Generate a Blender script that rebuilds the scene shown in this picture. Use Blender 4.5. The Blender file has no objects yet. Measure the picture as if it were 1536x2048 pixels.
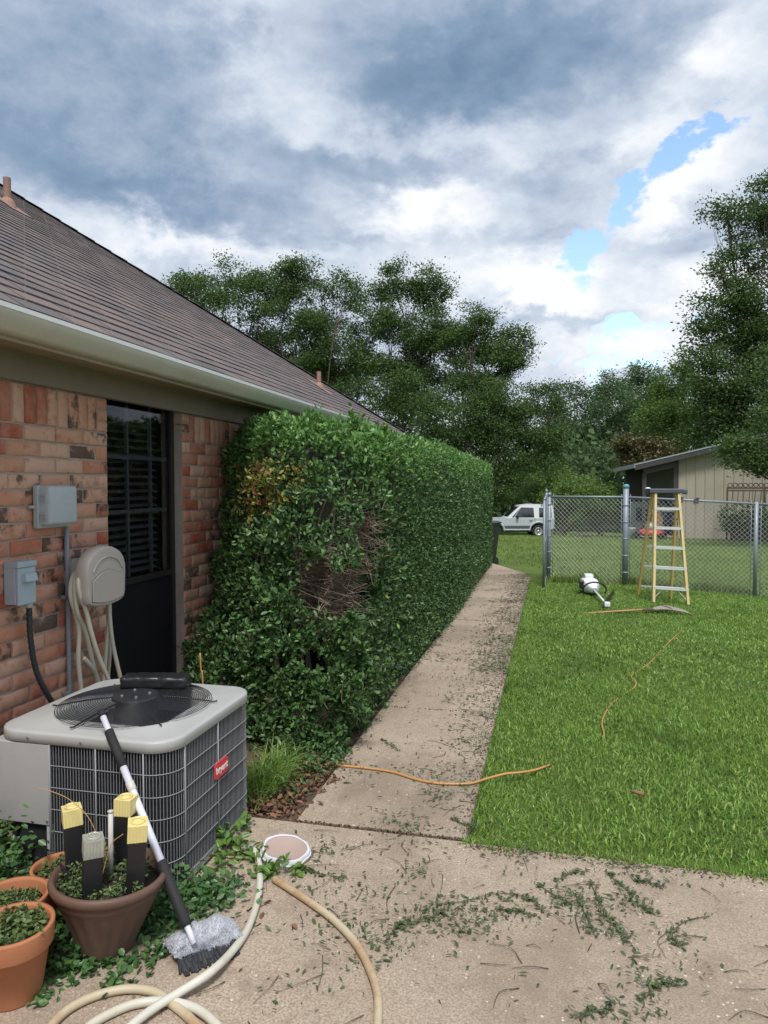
import bpy, math, random
import numpy as np
from mathutils import Vector, Matrix

random.seed(7)
RNG = np.random.default_rng(11)
SC = bpy.context.scene
COL = SC.collection
R = math.radians

# ------------------------------------------------------------------ camera
F_PX, YAW, PITCH, EYE = 1425.0, R(13.3), R(2.25), 1.6
cam = bpy.data.cameras.new("camera")
cam.sensor_fit = 'HORIZONTAL'
cam.sensor_width = 36.0
cam.lens = 36.0 * F_PX / 1536.0
cam.clip_start = 0.05
cam.clip_end = 2000
cam_o = bpy.data.objects.new("camera", cam)
COL.objects.link(cam_o)
cam_o.location = (0, 0, EYE)
cam_o.rotation_euler = (R(90) - PITCH, 0, YAW)
SC.camera = cam_o

_fw = np.array([-math.sin(YAW) * math.cos(PITCH), math.cos(YAW) * math.cos(PITCH), -math.sin(PITCH)])
_rt = np.array([math.cos(YAW), math.sin(YAW), 0.0])
_up = np.cross(_rt, _fw)


def ray(u, v):
    return _rt * (u - 768) + _fw * F_PX + _up * (1024 - v)


def gnd(u, v, z=0.0):                       # the spot on a level plane that is seen at that picture position
    d = ray(u, v)
    return np.array([0, 0, EYE]) + d * ((z - EYE) / d[2])


def atD(u, v, D):                           # a spot at a known distance
    return np.array([0, 0, EYE]) + ray(u, v) * (D / F_PX)


def atX(u, v, X):
    d = ray(u, v)
    return np.array([0, 0, EYE]) + d * (X / d[0])


# ------------------------------------------------------------------ sun, exposure
SUN_EL, SUN_AZ = R(60), R(165)             # azimuth from +Y towards +X
SUN_DIR = Vector((math.sin(SUN_AZ) * math.cos(SUN_EL), math.cos(SUN_AZ) * math.cos(SUN_EL), math.sin(SUN_EL)))
sun = bpy.data.lights.new("sun", 'SUN')
sun.energy = 1.5
sun.angle = R(14)
sun.color = (1.0, 0.96, 0.9)
sun_o = bpy.data.objects.new("sun", sun)
COL.objects.link(sun_o)
sun_o.rotation_euler = SUN_DIR.to_track_quat('Z', 'Y').to_euler()
SC.view_settings.view_transform = 'Standard'
SC.view_settings.look = 'None'
SC.view_settings.exposure = 1.2
SC.view_settings.gamma = 1.0


# ------------------------------------------------------------------ node helpers
class NT:
    def __init__(s, tree):
        s.t = tree
        s.n = tree.nodes
        s.l = tree.links

    def add(s, typ, **kw):
        n = s.n.new(typ)
        for k, v in kw.items():
            setattr(n, k, v)
        return n

    def put(s, sock, v):
        if hasattr(v, 'is_linked') or hasattr(v, 'links'):
            s.l.new(v, sock)
        else:
            sock.default_value = v

    def m(s, op, a, b=0.0, c=0.0, clamp=False):
        n = s.add('ShaderNodeMath', operation=op, use_clamp=clamp)
        s.put(n.inputs[0], a)
        s.put(n.inputs[1], b)
        if op in ('MULTIPLY_ADD', 'SMOOTH_MIN', 'SMOOTH_MAX'):
            s.put(n.inputs[2], c)
        return n.outputs[0]

    def noise(s, vec, scale, detail=4, rough=.55, w=0, dist=0.0):
        n = s.add('ShaderNodeTexNoise')
        if vec is not None:
            s.l.new(vec, n.inputs['Vector'])
        n.inputs['Scale'].default_value = scale
        n.inputs['Detail'].default_value = detail
        n.inputs['Roughness'].default_value = rough
        n.inputs['Distortion'].default_value = dist
        return n.outputs['Fac']

    def ramp(s, fac, stops, interp='LINEAR'):
        n = s.add('ShaderNodeValToRGB')
        cr = n.color_ramp
        cr.interpolation = interp
        while len(cr.elements) < len(stops):
            cr.elements.new(0.5)
        for e, (p, c) in zip(cr.elements, stops):
            e.position = p
            e.color = (c[0], c[1], c[2], 1) if len(c) == 3 else c
        s.put(n.inputs[0], fac)
        return n.outputs[0]

    def mix(s, fac, a, b, blend='MIX'):
        n = s.add('ShaderNodeMix', data_type='RGBA', blend_type=blend)
        s.put(n.inputs[0], fac)
        for i, v in ((6, a), (7, b)):
            if isinstance(v, tuple):
                n.inputs[i].default_value = (v[0], v[1], v[2], 1)
            else:
                s.l.new(v, n.inputs[i])
        return n.outputs[2]

    def remap(s, x, a, b, lo=0.0, hi=1.0):
        n = s.add('ShaderNodeMapRange', interpolation_type='SMOOTHSTEP')
        s.put(n.inputs[0], x)
        n.inputs[1].default_value = a
        n.inputs[2].default_value = b
        n.inputs[3].default_value = lo
        n.inputs[4].default_value = hi
        return n.outputs[0]


# ------------------------------------------------------------------ world: clear sky behind broken cloud
def build_world():
    w = bpy.data.worlds.new("World")
    SC.world = w
    w.use_nodes = True
    w.cycles.sampling_method = 'MANUAL'
    w.cycles.sample_map_resolution = 512
    T = NT(w.node_tree)
    T.n.clear()
    out = T.add('ShaderNodeOutputWorld')
    bg = T.add('ShaderNodeBackground')
    sky = T.add('ShaderNodeTexSky', sky_type='NISHITA')
    sky.sun_disc = False
    sky.sun_elevation = SUN_EL
    sky.sun_rotation = SUN_AZ
    sky.air_density = 1.3
    sky.dust_density = 0.6
    sky.ozone_density = 2.5
    tc = T.add('ShaderNodeTexCoord').outputs['Generated']
    sep = T.add('ShaderNodeSeparateXYZ')
    T.l.new(tc, sep.inputs[0])
    x, y, z = sep.outputs
    az = T.m('ARCTAN2', x, y)                       # heading from +Y, to the right positive
    el = T.m('ARCSINE', z)
    flat = T.add('ShaderNodeMapping')
    T.l.new(tc, flat.inputs[0])
    flat.inputs['Scale'].default_value = (1, 1, 1.9)
    fv = flat.outputs[0]
    n1 = T.noise(fv, 3.2, 6, .58)
    n2 = T.noise(fv, 9.0, 6, .6, dist=.3)
    flat2 = T.add('ShaderNodeMapping')
    T.l.new(tc, flat2.inputs[0])
    flat2.inputs['Location'].default_value = (5.3, 2.1, 7.7)
    flat2.inputs['Scale'].default_value = (1, 1, 1.6)
    fv2 = flat2.outputs[0]
    n3 = T.noise(fv2, 5.0, 8, .62)
    n4 = T.noise(fv2, 22.0, 6, .65)
    # wisps bend the cloud outlines
    azw = T.m('ADD', az, T.m('ADD', T.m('MULTIPLY', T.m('SUBTRACT', n3, .5), .22), T.m('MULTIPLY', T.m('SUBTRACT', n4, .5), .06)))
    elw = T.m('ADD', el, T.m('ADD', T.m('MULTIPLY', T.m('SUBTRACT', n2, .5), .13), T.m('MULTIPLY', T.m('SUBTRACT', n4, .5), .05)))

    def blob(u, v, ru, rv, rot=0.0):
        d = ray(u, v)
        a0 = math.atan2(d[0], d[1])
        e0 = math.asin(d[2] / np.linalg.norm(d))
        c, s = math.cos(rot), math.sin(rot)
        da = T.m('SUBTRACT', azw, a0)
        de = T.m('SUBTRACT', elw, e0)
        p = T.m('ADD', T.m('MULTIPLY', da, c), T.m('MULTIPLY', de, s))
        q = T.m('SUBTRACT', T.m('MULTIPLY', de, c), T.m('MULTIPLY', da, s))
        p = T.m('MULTIPLY', p, F_PX / ru)
        q = T.m('MULTIPLY', q, F_PX / rv)
        r2 = T.m('ADD', T.m('MULTIPLY', p, p), T.m('MULTIPLY', q, q))
        return T.m('EXPONENT', T.m('MULTIPLY', r2, -1.0))

    def total(base, items):
        acc = base
        for amp, b in items:
            acc = T.m('MULTIPLY_ADD', blob(*b), amp, acc)
        return acc

    bri = T.m('MULTIPLY_ADD', T.m('SUBTRACT', n1, .5), .42, .60)
    bri = T.m('MULTIPLY_ADD', T.m('SUBTRACT', n3, .5), .34, bri)
    bri = T.m('MULTIPLY_ADD', T.m('SUBTRACT', n4, .5), .22, bri)
    bri = total(bri, [
        (-.36, (120, 230, 330, 200)), (-.30, (330, 390, 360, 60, -.05)), (-.40, (820, 170, 200, 70, -.1)), (-.42, (1060, 80, 350, 115, -.1)),
        (-.30, (780, 345, 230, 45, -.1)), (-.12, (330, 60, 200, 90)), (-.14, (1150, 330, 160, 60)), (-.24, (1440, 470, 120, 35)), (-.22, (1060, 480, 140, 36)), (-.2, (700, 470, 60, 22)), (-.2, (960, 640, 120, 30)), (-.16, (640, 520, 160, 25)), (-.18, (1150, 640, 120, 18)),
        (.24, (520, 50, 80, 120, .5)), (.18, (640, 190, 70, 50, .6)), (.12, (800, 265, 260, 28)), (.38, (850, 430, 150, 34)), (.34, (430, 490, 330, 36)),
        (.22, (1000, 560, 150, 60)), (.24, (1330, 250, 110, 60, .7)), (.34, (1380, 360, 120, 45, .6)), (.28, (1110, 590, 120, 36)),
        (.2, (1250, 690, 200, 40)), (.30, (1490, 80, 70, 45)), (.2, (1480, 560, 120, 60)), (.18, (1130, 260, 200, 60))])
    nb = T.noise(fv2, 12.0, 5, .55)
    bil = T.m('SUBTRACT', .30, T.m('ABSOLUTE', T.m('MULTIPLY_ADD', nb, 2.6, -1.3)))
    bri = T.m('MULTIPLY_ADD', bil, .24, bri)
    cov = T.m('MULTIPLY_ADD', T.m('SUBTRACT', n2, .5), 1.1, .98)
    cov = T.m('MULTIPLY_ADD', T.m('SUBTRACT', n4, .5), 1.5, cov)
    lowf = T.noise(fv2, 1.6, 3, .5)
    cov = T.m('MULTIPLY_ADD', T.m('SUBTRACT', lowf, .5), .7, cov)
    cov = total(cov, [
        (-.80, (1260, 425, 180, 38, .75)), (-.80, (1140, 510, 50, 66, .3)), (-.80, (1450, 260, 130, 34, .25)), (-.45, (1020, 560, 60, 30)), (-.5, (1200, 700, 160, 26)),
        (-.45, (985, 550, 30, 50)), (-.85, (1270, 645, 150, 26)), (-.75, (1260, 735, 160, 22)), (-.4, (1215, 565, 25, 30)), (-.35, (770, 400, 25, 20)), (-.5, (1500, 500, 40, 30)),
        (.6, (300, 250, 520, 250)), (.6, (900, 150, 500, 160)), (.5, (700, 500, 300, 90)), (.45, (1410, 390, 100, 45, .6)),
        (.45, (1120, 600, 110, 45)), (.3, (1420, 540, 120, 60))])
    cov = T.m('MULTIPLY_ADD', bil, .6, cov)
    cover = T.remap(cov, .28, .66)
    K = .47
    cloud = T.ramp(bri, [(p, tuple(K * x for x in c)) for p, c in ((0.0, (.16, .25, .38)), (.22, (.25, .345, .48)), (.42, (.40, .48, .61)), (.64, (.62, .69, .79)), (.88, (.92, .94, .98)))])
    # upper left sheet of cloud lets more blue through
    skyc = T.add('ShaderNodeMix', data_type='RGBA', blend_type='MULTIPLY')
    skyc.inputs[0].default_value = 1.0
    T.l.new(sky.outputs[0], skyc.inputs[6])
    skyc.inputs[7].default_value = (.11, .11, .11, 1)
    col = T.mix(cover, skyc.outputs[2], cloud)
    T.l.new(col, bg.inputs[0])
    bg.inputs[1].default_value = 1.0
    T.l.new(bg.outputs[0], out.inputs[0])


build_world()


# ------------------------------------------------------------------ materials
MATS = {}


def newmat(name):
    m = bpy.data.materials.new(name)
    m.use_nodes = True
    T = NT(m.node_tree)
    b = T.n['Principled BSDF']
    MATS[name] = m
    return m, T, b


def plain(name, c, rough=.55, metal=0.0, var=.12, scale=6.0, bump=.15, bscale=90.0, spec=.5, rnd=0.0, dirt=None, dirtamt=.5):
    """base colour with uneven tone, optional dirt, fine relief; rnd: tone differs from piece to piece"""
    m, T, b = newmat(name)
    tc = T.add('ShaderNodeTexCoord').outputs['Object']
    n = T.noise(tc, scale, 5, .6)
    f = T.m('MULTIPLY_ADD', T.m('SUBTRACT', n, .5), 2 * var, 1.0)
    if rnd:
        oi = T.add('ShaderNodeObjectInfo').outputs['Random']
        isl = T.add('ShaderNodeNewGeometry').outputs['Random Per Island']
        rr = T.m('FRACT', T.m('ADD', oi, isl))
        f = T.m('MULTIPLY', f, T.m('MULTIPLY_ADD', rr, 2 * rnd, 1 - rnd))
    vm = T.add('ShaderNodeVectorMath', operation='SCALE')
    vm.inputs[0].default_value = c
    T.l.new(f, vm.inputs['Scale'])
    colr = vm.outputs[0]
    if dirt:
        n2 = T.noise(tc, scale * .6, 6, .7)
        k = T.remap(n2, .45, .72, 0, dirtamt)
        colr = T.mix(k, colr, dirt)
    T.l.new(colr, b.inputs['Base Color'])
    n3 = T.noise(tc, scale * 2.3, 3)
    T.l.new(T.m('MULTIPLY_ADD', T.m('SUBTRACT', n3, .5), .25, rough, clamp=True), b.inputs['Roughness'])
    b.inputs['Metallic'].default_value = metal
    b.inputs['Specular IOR Level'].default_value = spec
    if bump:
        bp = T.add('ShaderNodeBump')
        bp.inputs['Strength'].default_value = bump
        bp.inputs['Distance'].default_value = .004
        T.l.new(T.noise(tc, bscale, 4, .6), bp.inputs['Height'])
        T.l.new(bp.outputs[0], b.inputs['Normal'])
    return m


def leafmat(name, stops, rough=.4, transl=.25, spec=.5, tint=None, dry=None):
    """leaf colours differ from leaf to leaf; some light comes through"""
    m, T, b = newmat(name)
    isl = T.add('ShaderNodeNewGeometry').outputs['Random Per Island']
    c = T.ramp(isl, stops)
    tc = T.add('ShaderNodeTexCoord').outputs['Object']
    big = T.noise(tc, .9, 3)
    c = T.mix(T.remap(big, .3, .7, 0, .55), c, tint if tint else tuple(x * 1.25 for x in stops[-1][1]), 'MIX')
    if dry:
        c = T.mix(T.remap(T.noise(tc, 2.1, 5, .65), .52, .72, 0, .6), c, dry)
        c = T.mix(T.remap(T.noise(tc, 1.2, 4, .6, dist=.5), .50, .68, 0, .55), c, tuple(x * .5 for x in stops[0][1]))
    T.l.new(c, b.inputs['Base Color'])
    b.inputs['Roughness'].default_value = rough
    b.inputs['Specular IOR Level'].default_value = spec
    tr = T.add('ShaderNodeBsdfTranslucent')
    T.l.new(c, tr.inputs[0])
    mx = T.add('ShaderNodeMixShader')
    mx.inputs[0].default_value = transl
    T.l.new(b.outputs[0], mx.inputs[1])
    T.l.new(tr.outputs[0], mx.inputs[2])
    T.l.new(mx.outputs[0], T.n['Material Output'].inputs[0])
    return m


def brickmat():
    m, T, b = newmat('brick')
    oi = T.add('ShaderNodeObjectInfo').outputs['Random']
    isl = T.add('ShaderNodeNewGeometry').outputs['Random Per Island']
    rr = T.m('FRACT', T.m('ADD', oi, T.m('MULTIPLY', isl, 7.31)))
    tc = T.add('ShaderNodeTexCoord').outputs['Object']
    off = T.add('ShaderNodeVectorMath', operation='ADD')
    T.l.new(tc, off.inputs[0])
    cmb = T.add('ShaderNodeCombineXYZ')
    T.l.new(T.m('MULTIPLY', rr, 37.0), cmb.inputs[0])
    T.l.new(T.m('MULTIPLY', rr, 91.0), cmb.inputs[2])
    T.l.new(cmb.outputs[0], off.inputs[1])
    v = off.outputs[0]
    base = T.ramp(rr, [(0, (0.5, 0.219, 0.131)), (0.16, (0.56, 0.327, 0.217)), (0.3, (0.58, 0.382, 0.285)), (0.42, (0.46, 0.183, 0.108)), (0.55, (0.36, 0.076, 0.04)), (0.66, (0.5, 0.244, 0.16)), (0.78, (0.55, 0.306, 0.205)), (0.9, (0.4, 0.123, 0.068)), (1, (0.52, 0.276, 0.182))])
    n = T.noise(v, 9, 5, .65)
    c = T.mix(T.remap(n, .4, .72, 0, .42), base, (.57, .40, .315))
    n5 = T.noise(v, 17, 5, .7)
    c = T.mix(T.remap(n5, .52, .68, 0, .6), c, (.36, .13, .075))
    # fired-in dark patches, on some bricks heavy
    r2 = T.m('FRACT', T.m('MULTIPLY', rr, 13.7))
    n3 = T.noise(v, 7, 6, .7)
    th = T.m('ADD', n3, T.m('MULTIPLY', T.remap(r2, .5, .98), .22))
    c = T.mix(T.remap(th, .62, .74, 0, .85), c, (.055, .042, .038))
    T.l.new(c, b.inputs['Base Color'])
    b.inputs['Roughness'].default_value = .88
    bp = T.add('ShaderNodeBump')
    bp.inputs['Strength'].default_value = .55
    bp.inputs['Distance'].default_value = .006
    T.l.new(T.noise(v, 45, 6, .65), bp.inputs['Height'])
    T.l.new(bp.outputs[0], b.inputs['Normal'])
    return m


def shinglemat():
    m, T, b = newmat('shingle')
    oi = T.add('ShaderNodeObjectInfo').outputs['Random']
    isl = T.add('ShaderNodeNewGeometry').outputs['Random Per Island']
    rr = T.m('FRACT', T.m('ADD', oi, T.m('MULTIPLY', isl, 5.1)))
    tc = T.add('ShaderNodeTexCoord').outputs['Object']
    geo = T.add('ShaderNodeNewGeometry').outputs['Position']
    base = T.ramp(rr, [(0, (.088, .083, .088)), (.3, (.128, .110, .112)), (.55, (.155, .120, .114)), (.75, (.105, .100, .108)), (1, (.18, .132, .120))])
    n = T.noise(geo, 1.1, 5, .6)
    c = T.mix(T.remap(n, .4, .65, 0, .55), base, (.135, .115, .117))
    spk = T.noise(geo, 160, 2, .8)
    c = T.mix(T.remap(spk, .45, .75, 0, .4), c, (.27, .21, .195))
    T.l.new(c, b.inputs['Base Color'])
    b.inputs['Roughness'].default_value = .93
    bp = T.add('ShaderNodeBump')
    bp.inputs['Strength'].default_value = .5
    bp.inputs['Distance'].default_value = .003
    T.l.new(T.noise(geo, 220, 3, .7), bp.inputs['Height'])
    T.l.new(bp.outputs[0], b.inputs['Normal'])
    return m


def concretemat():
    m, T, b = newmat('concrete')
    p = T.add('ShaderNodeNewGeometry').outputs['Position']
    n = T.noise(p, 1.3, 6, .62)
    c = T.ramp(n, [(.25, (.295, .238, .182)), (.5, (.425, .345, .268)), (.75, (.52, .43, .34))])
    n2 = T.noise(p, 7, 6, .7)
    c = T.mix(T.remap(n2, .48, .72, 0, .55), c, (.22, .16, .118))
    n8 = T.noise(p, .55, 5, .6, dist=.6)
    c = T.mix(T.remap(n8, .50, .60, 0, .6), c, (.20, .16, .122))
    n6 = T.noise(p, 120, 3, .75)
    c = T.mix(T.remap(n6, .40, .62, 0, .7), c, (.19, .14, .10))
    n9 = T.noise(p, 34, 4, .7)
    c = T.mix(T.remap(n9, .48, .68, 0, .5), c, (.22, .165, .12))
    vo = T.add('ShaderNodeTexVoronoi', feature='F1')
    T.l.new(p, vo.inputs['Vector'])
    vo.inputs['Scale'].default_value = 66
    sepc = T.add('ShaderNodeSeparateColor')
    T.l.new(vo.outputs['Color'], sepc.inputs[0])
    pick = T.m('GREATER_THAN', sepc.outputs[0], .66)
    sz = T.m('MULTIPLY_ADD', sepc.outputs[1], .24, .10)
    spot = T.m('MULTIPLY', pick, T.m('LESS_THAN', vo.outputs['Distance'], sz))
    n7 = T.noise(p, 2.2, 3)
    spot = T.m('MULTIPLY', spot, T.remap(n7, .35, .6, .25, .8))
    stone = T.mix(sepc.outputs[2], (.66, .60, .53), (.30, .20, .14))
    c = T.mix(spot, c, stone)
    T.l.new(c, b.inputs['Base Color'])
    b.inputs['Roughness'].default_value = .85
    bp = T.add('ShaderNodeBump')
    bp.inputs['Strength'].default_value = .45
    bp.inputs['Distance'].default_value = .004
    T.l.new(T.m('ADD', T.noise(p, 90, 5, .7), T.m('MULTIPLY', spot, .35)), bp.inputs['Height'])
    T.l.new(bp.outputs[0], b.inputs['Normal'])
    return m


def lawnmat():
    m, T, b = newmat('lawn_soil')
    p = T.add('ShaderNodeNewGeometry').outputs['Position']
    n = T.noise(p, .5, 6, .65)
    c = T.ramp(n, [(.3, (.085, .14, .032)), (.5, (.13, .20, .048)), (.7, (.18, .23, .066))])
    n2 = T.noise(p, 26, 6, .75)
    c = T.mix(T.remap(n2, .45, .75, 0, .6), c, (.045, .075, .02))
    st = T.add('ShaderNodeMapping')
    st.inputs['Scale'].default_value = (.25, 2.2, 1)
    T.l.new(p, st.inputs[0])
    n3 = T.noise(st.outputs[0], 1.0, 4, .6)
    c = T.mix(T.remap(n3, .5, .7, 0, .45), c, (.155, .165, .062))
    T.l.new(c, b.inputs['Base Color'])
    b.inputs['Roughness'].default_value = .95
    b.inputs['Specular IOR Level'].default_value = .15
    bp = T.add('ShaderNodeBump')
    bp.inputs['Strength'].default_value = .9
    bp.inputs['Distance'].default_value = .06
    T.l.new(n2, bp.inputs['Height'])
    T.l.new(bp.outputs[0], b.inputs['Normal'])
    return m


def glassmat(name, tint, refl=.08):
    """thin pane: lets light through, mirrors at a grazing view"""
    m, T, b = newmat(name)
    tr = T.add('ShaderNodeBsdfTransparent')
    tr.inputs[0].default_value = (*tint, 1)
    gl = T.add('ShaderNodeBsdfGlossy')
    gl.inputs['Roughness'].default_value = .03
    lw = T.add('ShaderNodeLayerWeight')
    f5 = T.m('POWER', lw.outputs['Facing'], 4.0)
    mx = T.add('ShaderNodeMixShader')
    T.l.new(T.m('MULTIPLY_ADD', f5, .55, .03 + refl, clamp=True), mx.inputs[0])
    T.l.new(tr.outputs[0], mx.inputs[1])
    T.l.new(gl.outputs[0], mx.inputs[2])
    T.l.new(mx.outputs[0], T.n['Material Output'].inputs[0])
    return m


brickmat(); shinglemat(); concretemat(); lawnmat()
glassmat('window_glass', (.78, .8, .82), .01)
glassmat('car_glass', (.16, .18, .2), .12)
plain('roof_base_dark', (.028, .025, .025), .95)  # dark base under the tabs, so the gaps between them show dark
plain('mortar', (.36, .30, .26), .9, var=.2, scale=14, bump=.5, bscale=120)
plain('brown_trim', (.215, .185, .14), .6, var=.12, scale=3, dirt=(.16, .13, .10), dirtamt=.4)
plain('soffit_paint', (.32, .25, .175), .65, var=.18, scale=2, dirt=(.10, .08, .055))
plain('gutter_paint', (.50, .49, .41), .42, var=.08, scale=3, bump=.04, dirt=(.33, .31, .25), dirtamt=.4)
plain('drip_edge', (.72, .73, .74), .4, var=.06, bump=.03)
plain('bronze_frame', (.02, .018, .0175), .5, var=.15, scale=8)
plain('screen_mesh', (.012, .013, .016), .8, var=.2, scale=3, spec=.15)
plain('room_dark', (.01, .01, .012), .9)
plain('blind_slat', (.13, .135, .145), .5, var=.1)
plain('muntin_paint', (.14, .145, .155), .5)
plain('utility_grey', (.42, .47, .50), .5, var=.06, bump=.05, dirt=(.33, .36, .37), dirtamt=.35)
plain('disconnect_paint', (.37, .44, .50), .5, var=.08, bump=.06, dirt=(.29, .33, .36), dirtamt=.5)
plain('conduit_pvc', (.24, .265, .29), .5, var=.15, scale=9, dirt=(.17, .17, .17), dirtamt=.5)
plain('black_conduit', (.025, .026, .032), .5, var=.15)
plain('hanger_plastic', (.40, .365, .34), .55, var=.06, scale=4, bump=.12, bscale=240, dirt=(.30, .27, .24), dirtamt=.35)
plain('hose_rubber', (.55, .53, .44), .5, var=.16, scale=5, bump=.06, dirt=(.47, .33, .14), dirtamt=.75)
plain('hose_white', (.58, .57, .50), .5, var=.14, scale=4, bump=.06, dirt=(.42, .36, .24), dirtamt=.6)
plain('hose_rusty', (.50, .43, .30), .55, var=.16, scale=4, bump=.06, dirt=(.33, .16, .06), dirtamt=.9)
plain('ac_paint', (.40, .405, .40), .5, var=.08, scale=4, bump=.06, bscale=160, dirt=(.30, .295, .28), dirtamt=.55)
plain('ac_wire', (.27, .28, .295), .45, var=.1, bump=0)
plain('ac_coil', (.022, .023, .028), .8, var=.2, scale=20, bump=0, spec=.2)
plain('guard_black', (.022, .023, .028), .42, var=.15, bump=.04)
plain('fan_dark', (.10, .10, .105), .6)
plain('bag_plastic', (.016, .017, .020), .36, var=.2, bump=.9, bscale=22, spec=.5)
plain('badge_red', (.62, .035, .05), .4, var=.05, bump=0)
plain('badge_white', (.82, .80, .80), .4, var=.02, bump=0)
plain('bolt_metal', (.5, .5, .5), .35, metal=.9, bump=0)
plain('planter_brown', (.115, .065, .048), .6, var=.2, scale=6, bump=.2, bscale=70, dirt=(.17, .11, .085), dirtamt=.6)
plain('terracotta', (.42, .165, .075), .75, var=.12, scale=5, bump=.25, bscale=110, dirt=(.33, .15, .085), dirtamt=.5)
plain('potting_soil', (.045, .032, .024), .95, var=.35, scale=20, bump=1, bscale=60)
plain('light_black', (.014, .014, .016), .42, var=.2, bump=.1)
plain('pvc_white', (.55, .53, .50), .5, var=.15, dirt=(.38, .33, .28))
plain('pole_aluminium', (.76, .77, .88), .32, metal=.2, var=.06, bump=.02)
plain('foam_black', (.016, .016, .018), .75, var=.2, bump=.4, bscale=220)
plain('rag_grey', (.46, .48, .53), .95, var=.25, scale=25, bump=.8, bscale=220)
plain('bristle', (.035, .037, .042), .8, var=.3, rnd=.5)
plain('cloth_white', (.60, .61, .65), .85, var=.14, scale=12, bump=.15, dirt=(.52, .5, .48), dirtamt=.4)
plain('cord_orange', (.50, .25, .085), .5, var=.12, bump=.05, dirt=(.42, .24, .09), dirtamt=.5)
plain('twig', (.235, .18, .14), .85, var=.3, scale=14, rnd=.35)
plain('cut_stem', (.085, .062, .042), .85, var=.35, scale=14, rnd=.5)
plain('dead_leaf', (.165, .085, .05), .8, var=.3, scale=20, rnd=.45)
plain('bark', (.085, .066, .052), .92, var=.35, scale=9, bump=1, bscale=30)
plain('bark_pale', (.15, .11, .085), .9, var=.35, scale=9, bump=.8, bscale=30)
plain('hedge_shade', (.016, .022, .011), .95, var=.4, scale=9, bump=1, bscale=25)  # near-black colour stands in for shade inside the hedge
plain('galvanised', (.25, .29, .34), .5, metal=.25, var=.15, scale=7, bump=.1, dirt=(.24, .25, .26), dirtamt=.5)
plain('chain_wire', (.46, .48, .48), .45, metal=.2, var=.1, bump=0)
plain('post_blue', (.10, .33, .38), .6, var=.15)
plain('fibreglass', (.70, .57, .28), .45, var=.08, scale=5, dirt=(.48, .33, .12), dirtamt=.35)
plain('fibreglass_rear', (.58, .40, .14), .5, var=.08, scale=5)
plain('step_aluminium', (.72, .73, .74), .4, metal=.25, var=.05)
plain('cap_grey', (.085, .09, .11), .5, var=.1)
plain('tool_white', (.70, .74, .78), .38, var=.05, bump=.03)
plain('tool_black', (.018, .018, .02), .4)
plain('wood_handle', (.42, .25, .10), .6, var=.2, scale=12)
plain('rake_tines', (.26, .22, .19), .6, var=.25, scale=12)
plain('bin_plastic', (.018, .022, .022), .42, var=.2, bump=.06)
plain('car_silver', (.50, .54, .59), .28, metal=.15, var=.05, bump=0, spec=.6)
plain('car_white', (.66, .68, .71), .3, var=.03, bump=0)
plain('car_dark', (.07, .085, .095), .55, var=.15)
plain('tyre', (.018, .018, .02), .8)
plain('rim_metal', (.50, .51, .52), .4, metal=.5)
plain('car_chrome', (.4, .41, .42), .3, metal=.7, bump=0)
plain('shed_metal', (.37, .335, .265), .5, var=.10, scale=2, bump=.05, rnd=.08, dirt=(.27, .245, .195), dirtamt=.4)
plain('shed_trim', (.05, .044, .044), .55, var=.15)
plain('shed_fascia', (.27, .31, .35), .5, var=.1)
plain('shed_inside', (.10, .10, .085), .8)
plain('mower_red', (.40, .055, .06), .45)
plain('machine_grey', (.30, .31, .33), .5, metal=.2)
plain('plank_wood', (.22, .13, .07), .75, var=.3, scale=8, rnd=.2)
plain('appliance_grey', (.22, .24, .25), .5)
plain('tarp_blue', (.02, .03, .06), .6)
plain('old_timber', (.09, .06, .045), .85, var=.3)
plain('mulch_soil', (.10, .062, .042), .95, var=.4, scale=12, bump=1, bscale=40)
leafmat('hedge_leaf', [(0, (0.0298, 0.0672, 0.0243)), (0.4, (0.0508, 0.112, 0.0365)), (0.75, (0.084, 0.168, 0.0513)), (1, (0.1488, 0.256, 0.081))], .42, .16, .42, tint=(0.0735, 0.1408, 0.0459))
leafmat('hedge_leaf_young', [(0, (0.0786, 0.1911, 0.0455)), (0.5, (0.1287, 0.273, 0.065)), (1, (0.2145, 0.3685, 0.0975))], .36, .28, tint=(0.143, 0.2867, 0.078))
leafmat('hedge_leaf_yellow', [(0, (0.25, 0.275, 0.0562)), (0.5, (0.375, 0.35, 0.075)), (0.8, (0.25, 0.1063, 0.05)), (1, (0.175, 0.0562, 0.0438))], .42, .25, tint=(0.3, 0.275, 0.0625))
leafmat('clipping_leaf', [(0, (0.0275, 0.055, 0.0242)), (0.4, (0.055, 0.1045, 0.033)), (0.7, (0.0935, 0.154, 0.0495)), (1, (0.11, 0.088, 0.0495))], .5, .15, tint=(0.055, 0.088, 0.033))
leafmat('ivy_leaf', [(0, (0.0325, 0.0875, 0.03)), (0.5, (0.0625, 0.1438, 0.0425)), (1, (0.125, 0.2375, 0.0688))], .4, .2, tint=(0.075, 0.1625, 0.05))
leafmat('fresh_leaf', [(0, (.07, .16, .035)), (.5, (.13, .24, .05)), (1, (.20, .30, .07))], .4, .3, tint=(.13, .24, .05))
leafmat('pot_plant_leaf', [(0, (0.0575, 0.1207, 0.0345)), (0.5, (0.115, 0.1782, 0.0575)), (1, (0.2185, 0.2645, 0.1035))], .5, .25, tint=(0.115, 0.184, 0.0575))
leafmat('grass_blade', [(0, (0.1022, 0.2141, 0.0404)), (0.4, (0.1738, 0.3211, 0.0606)), (0.8, (0.276, 0.4379, 0.0926)), (0.97, (0.4089, 0.5254, 0.1429)), (1, (0.594, 0.6423, 0.2691))], .45, .3, .35, tint=(0.2065, 0.308, 0.0683), dry=(.23, .31, .08))
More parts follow.
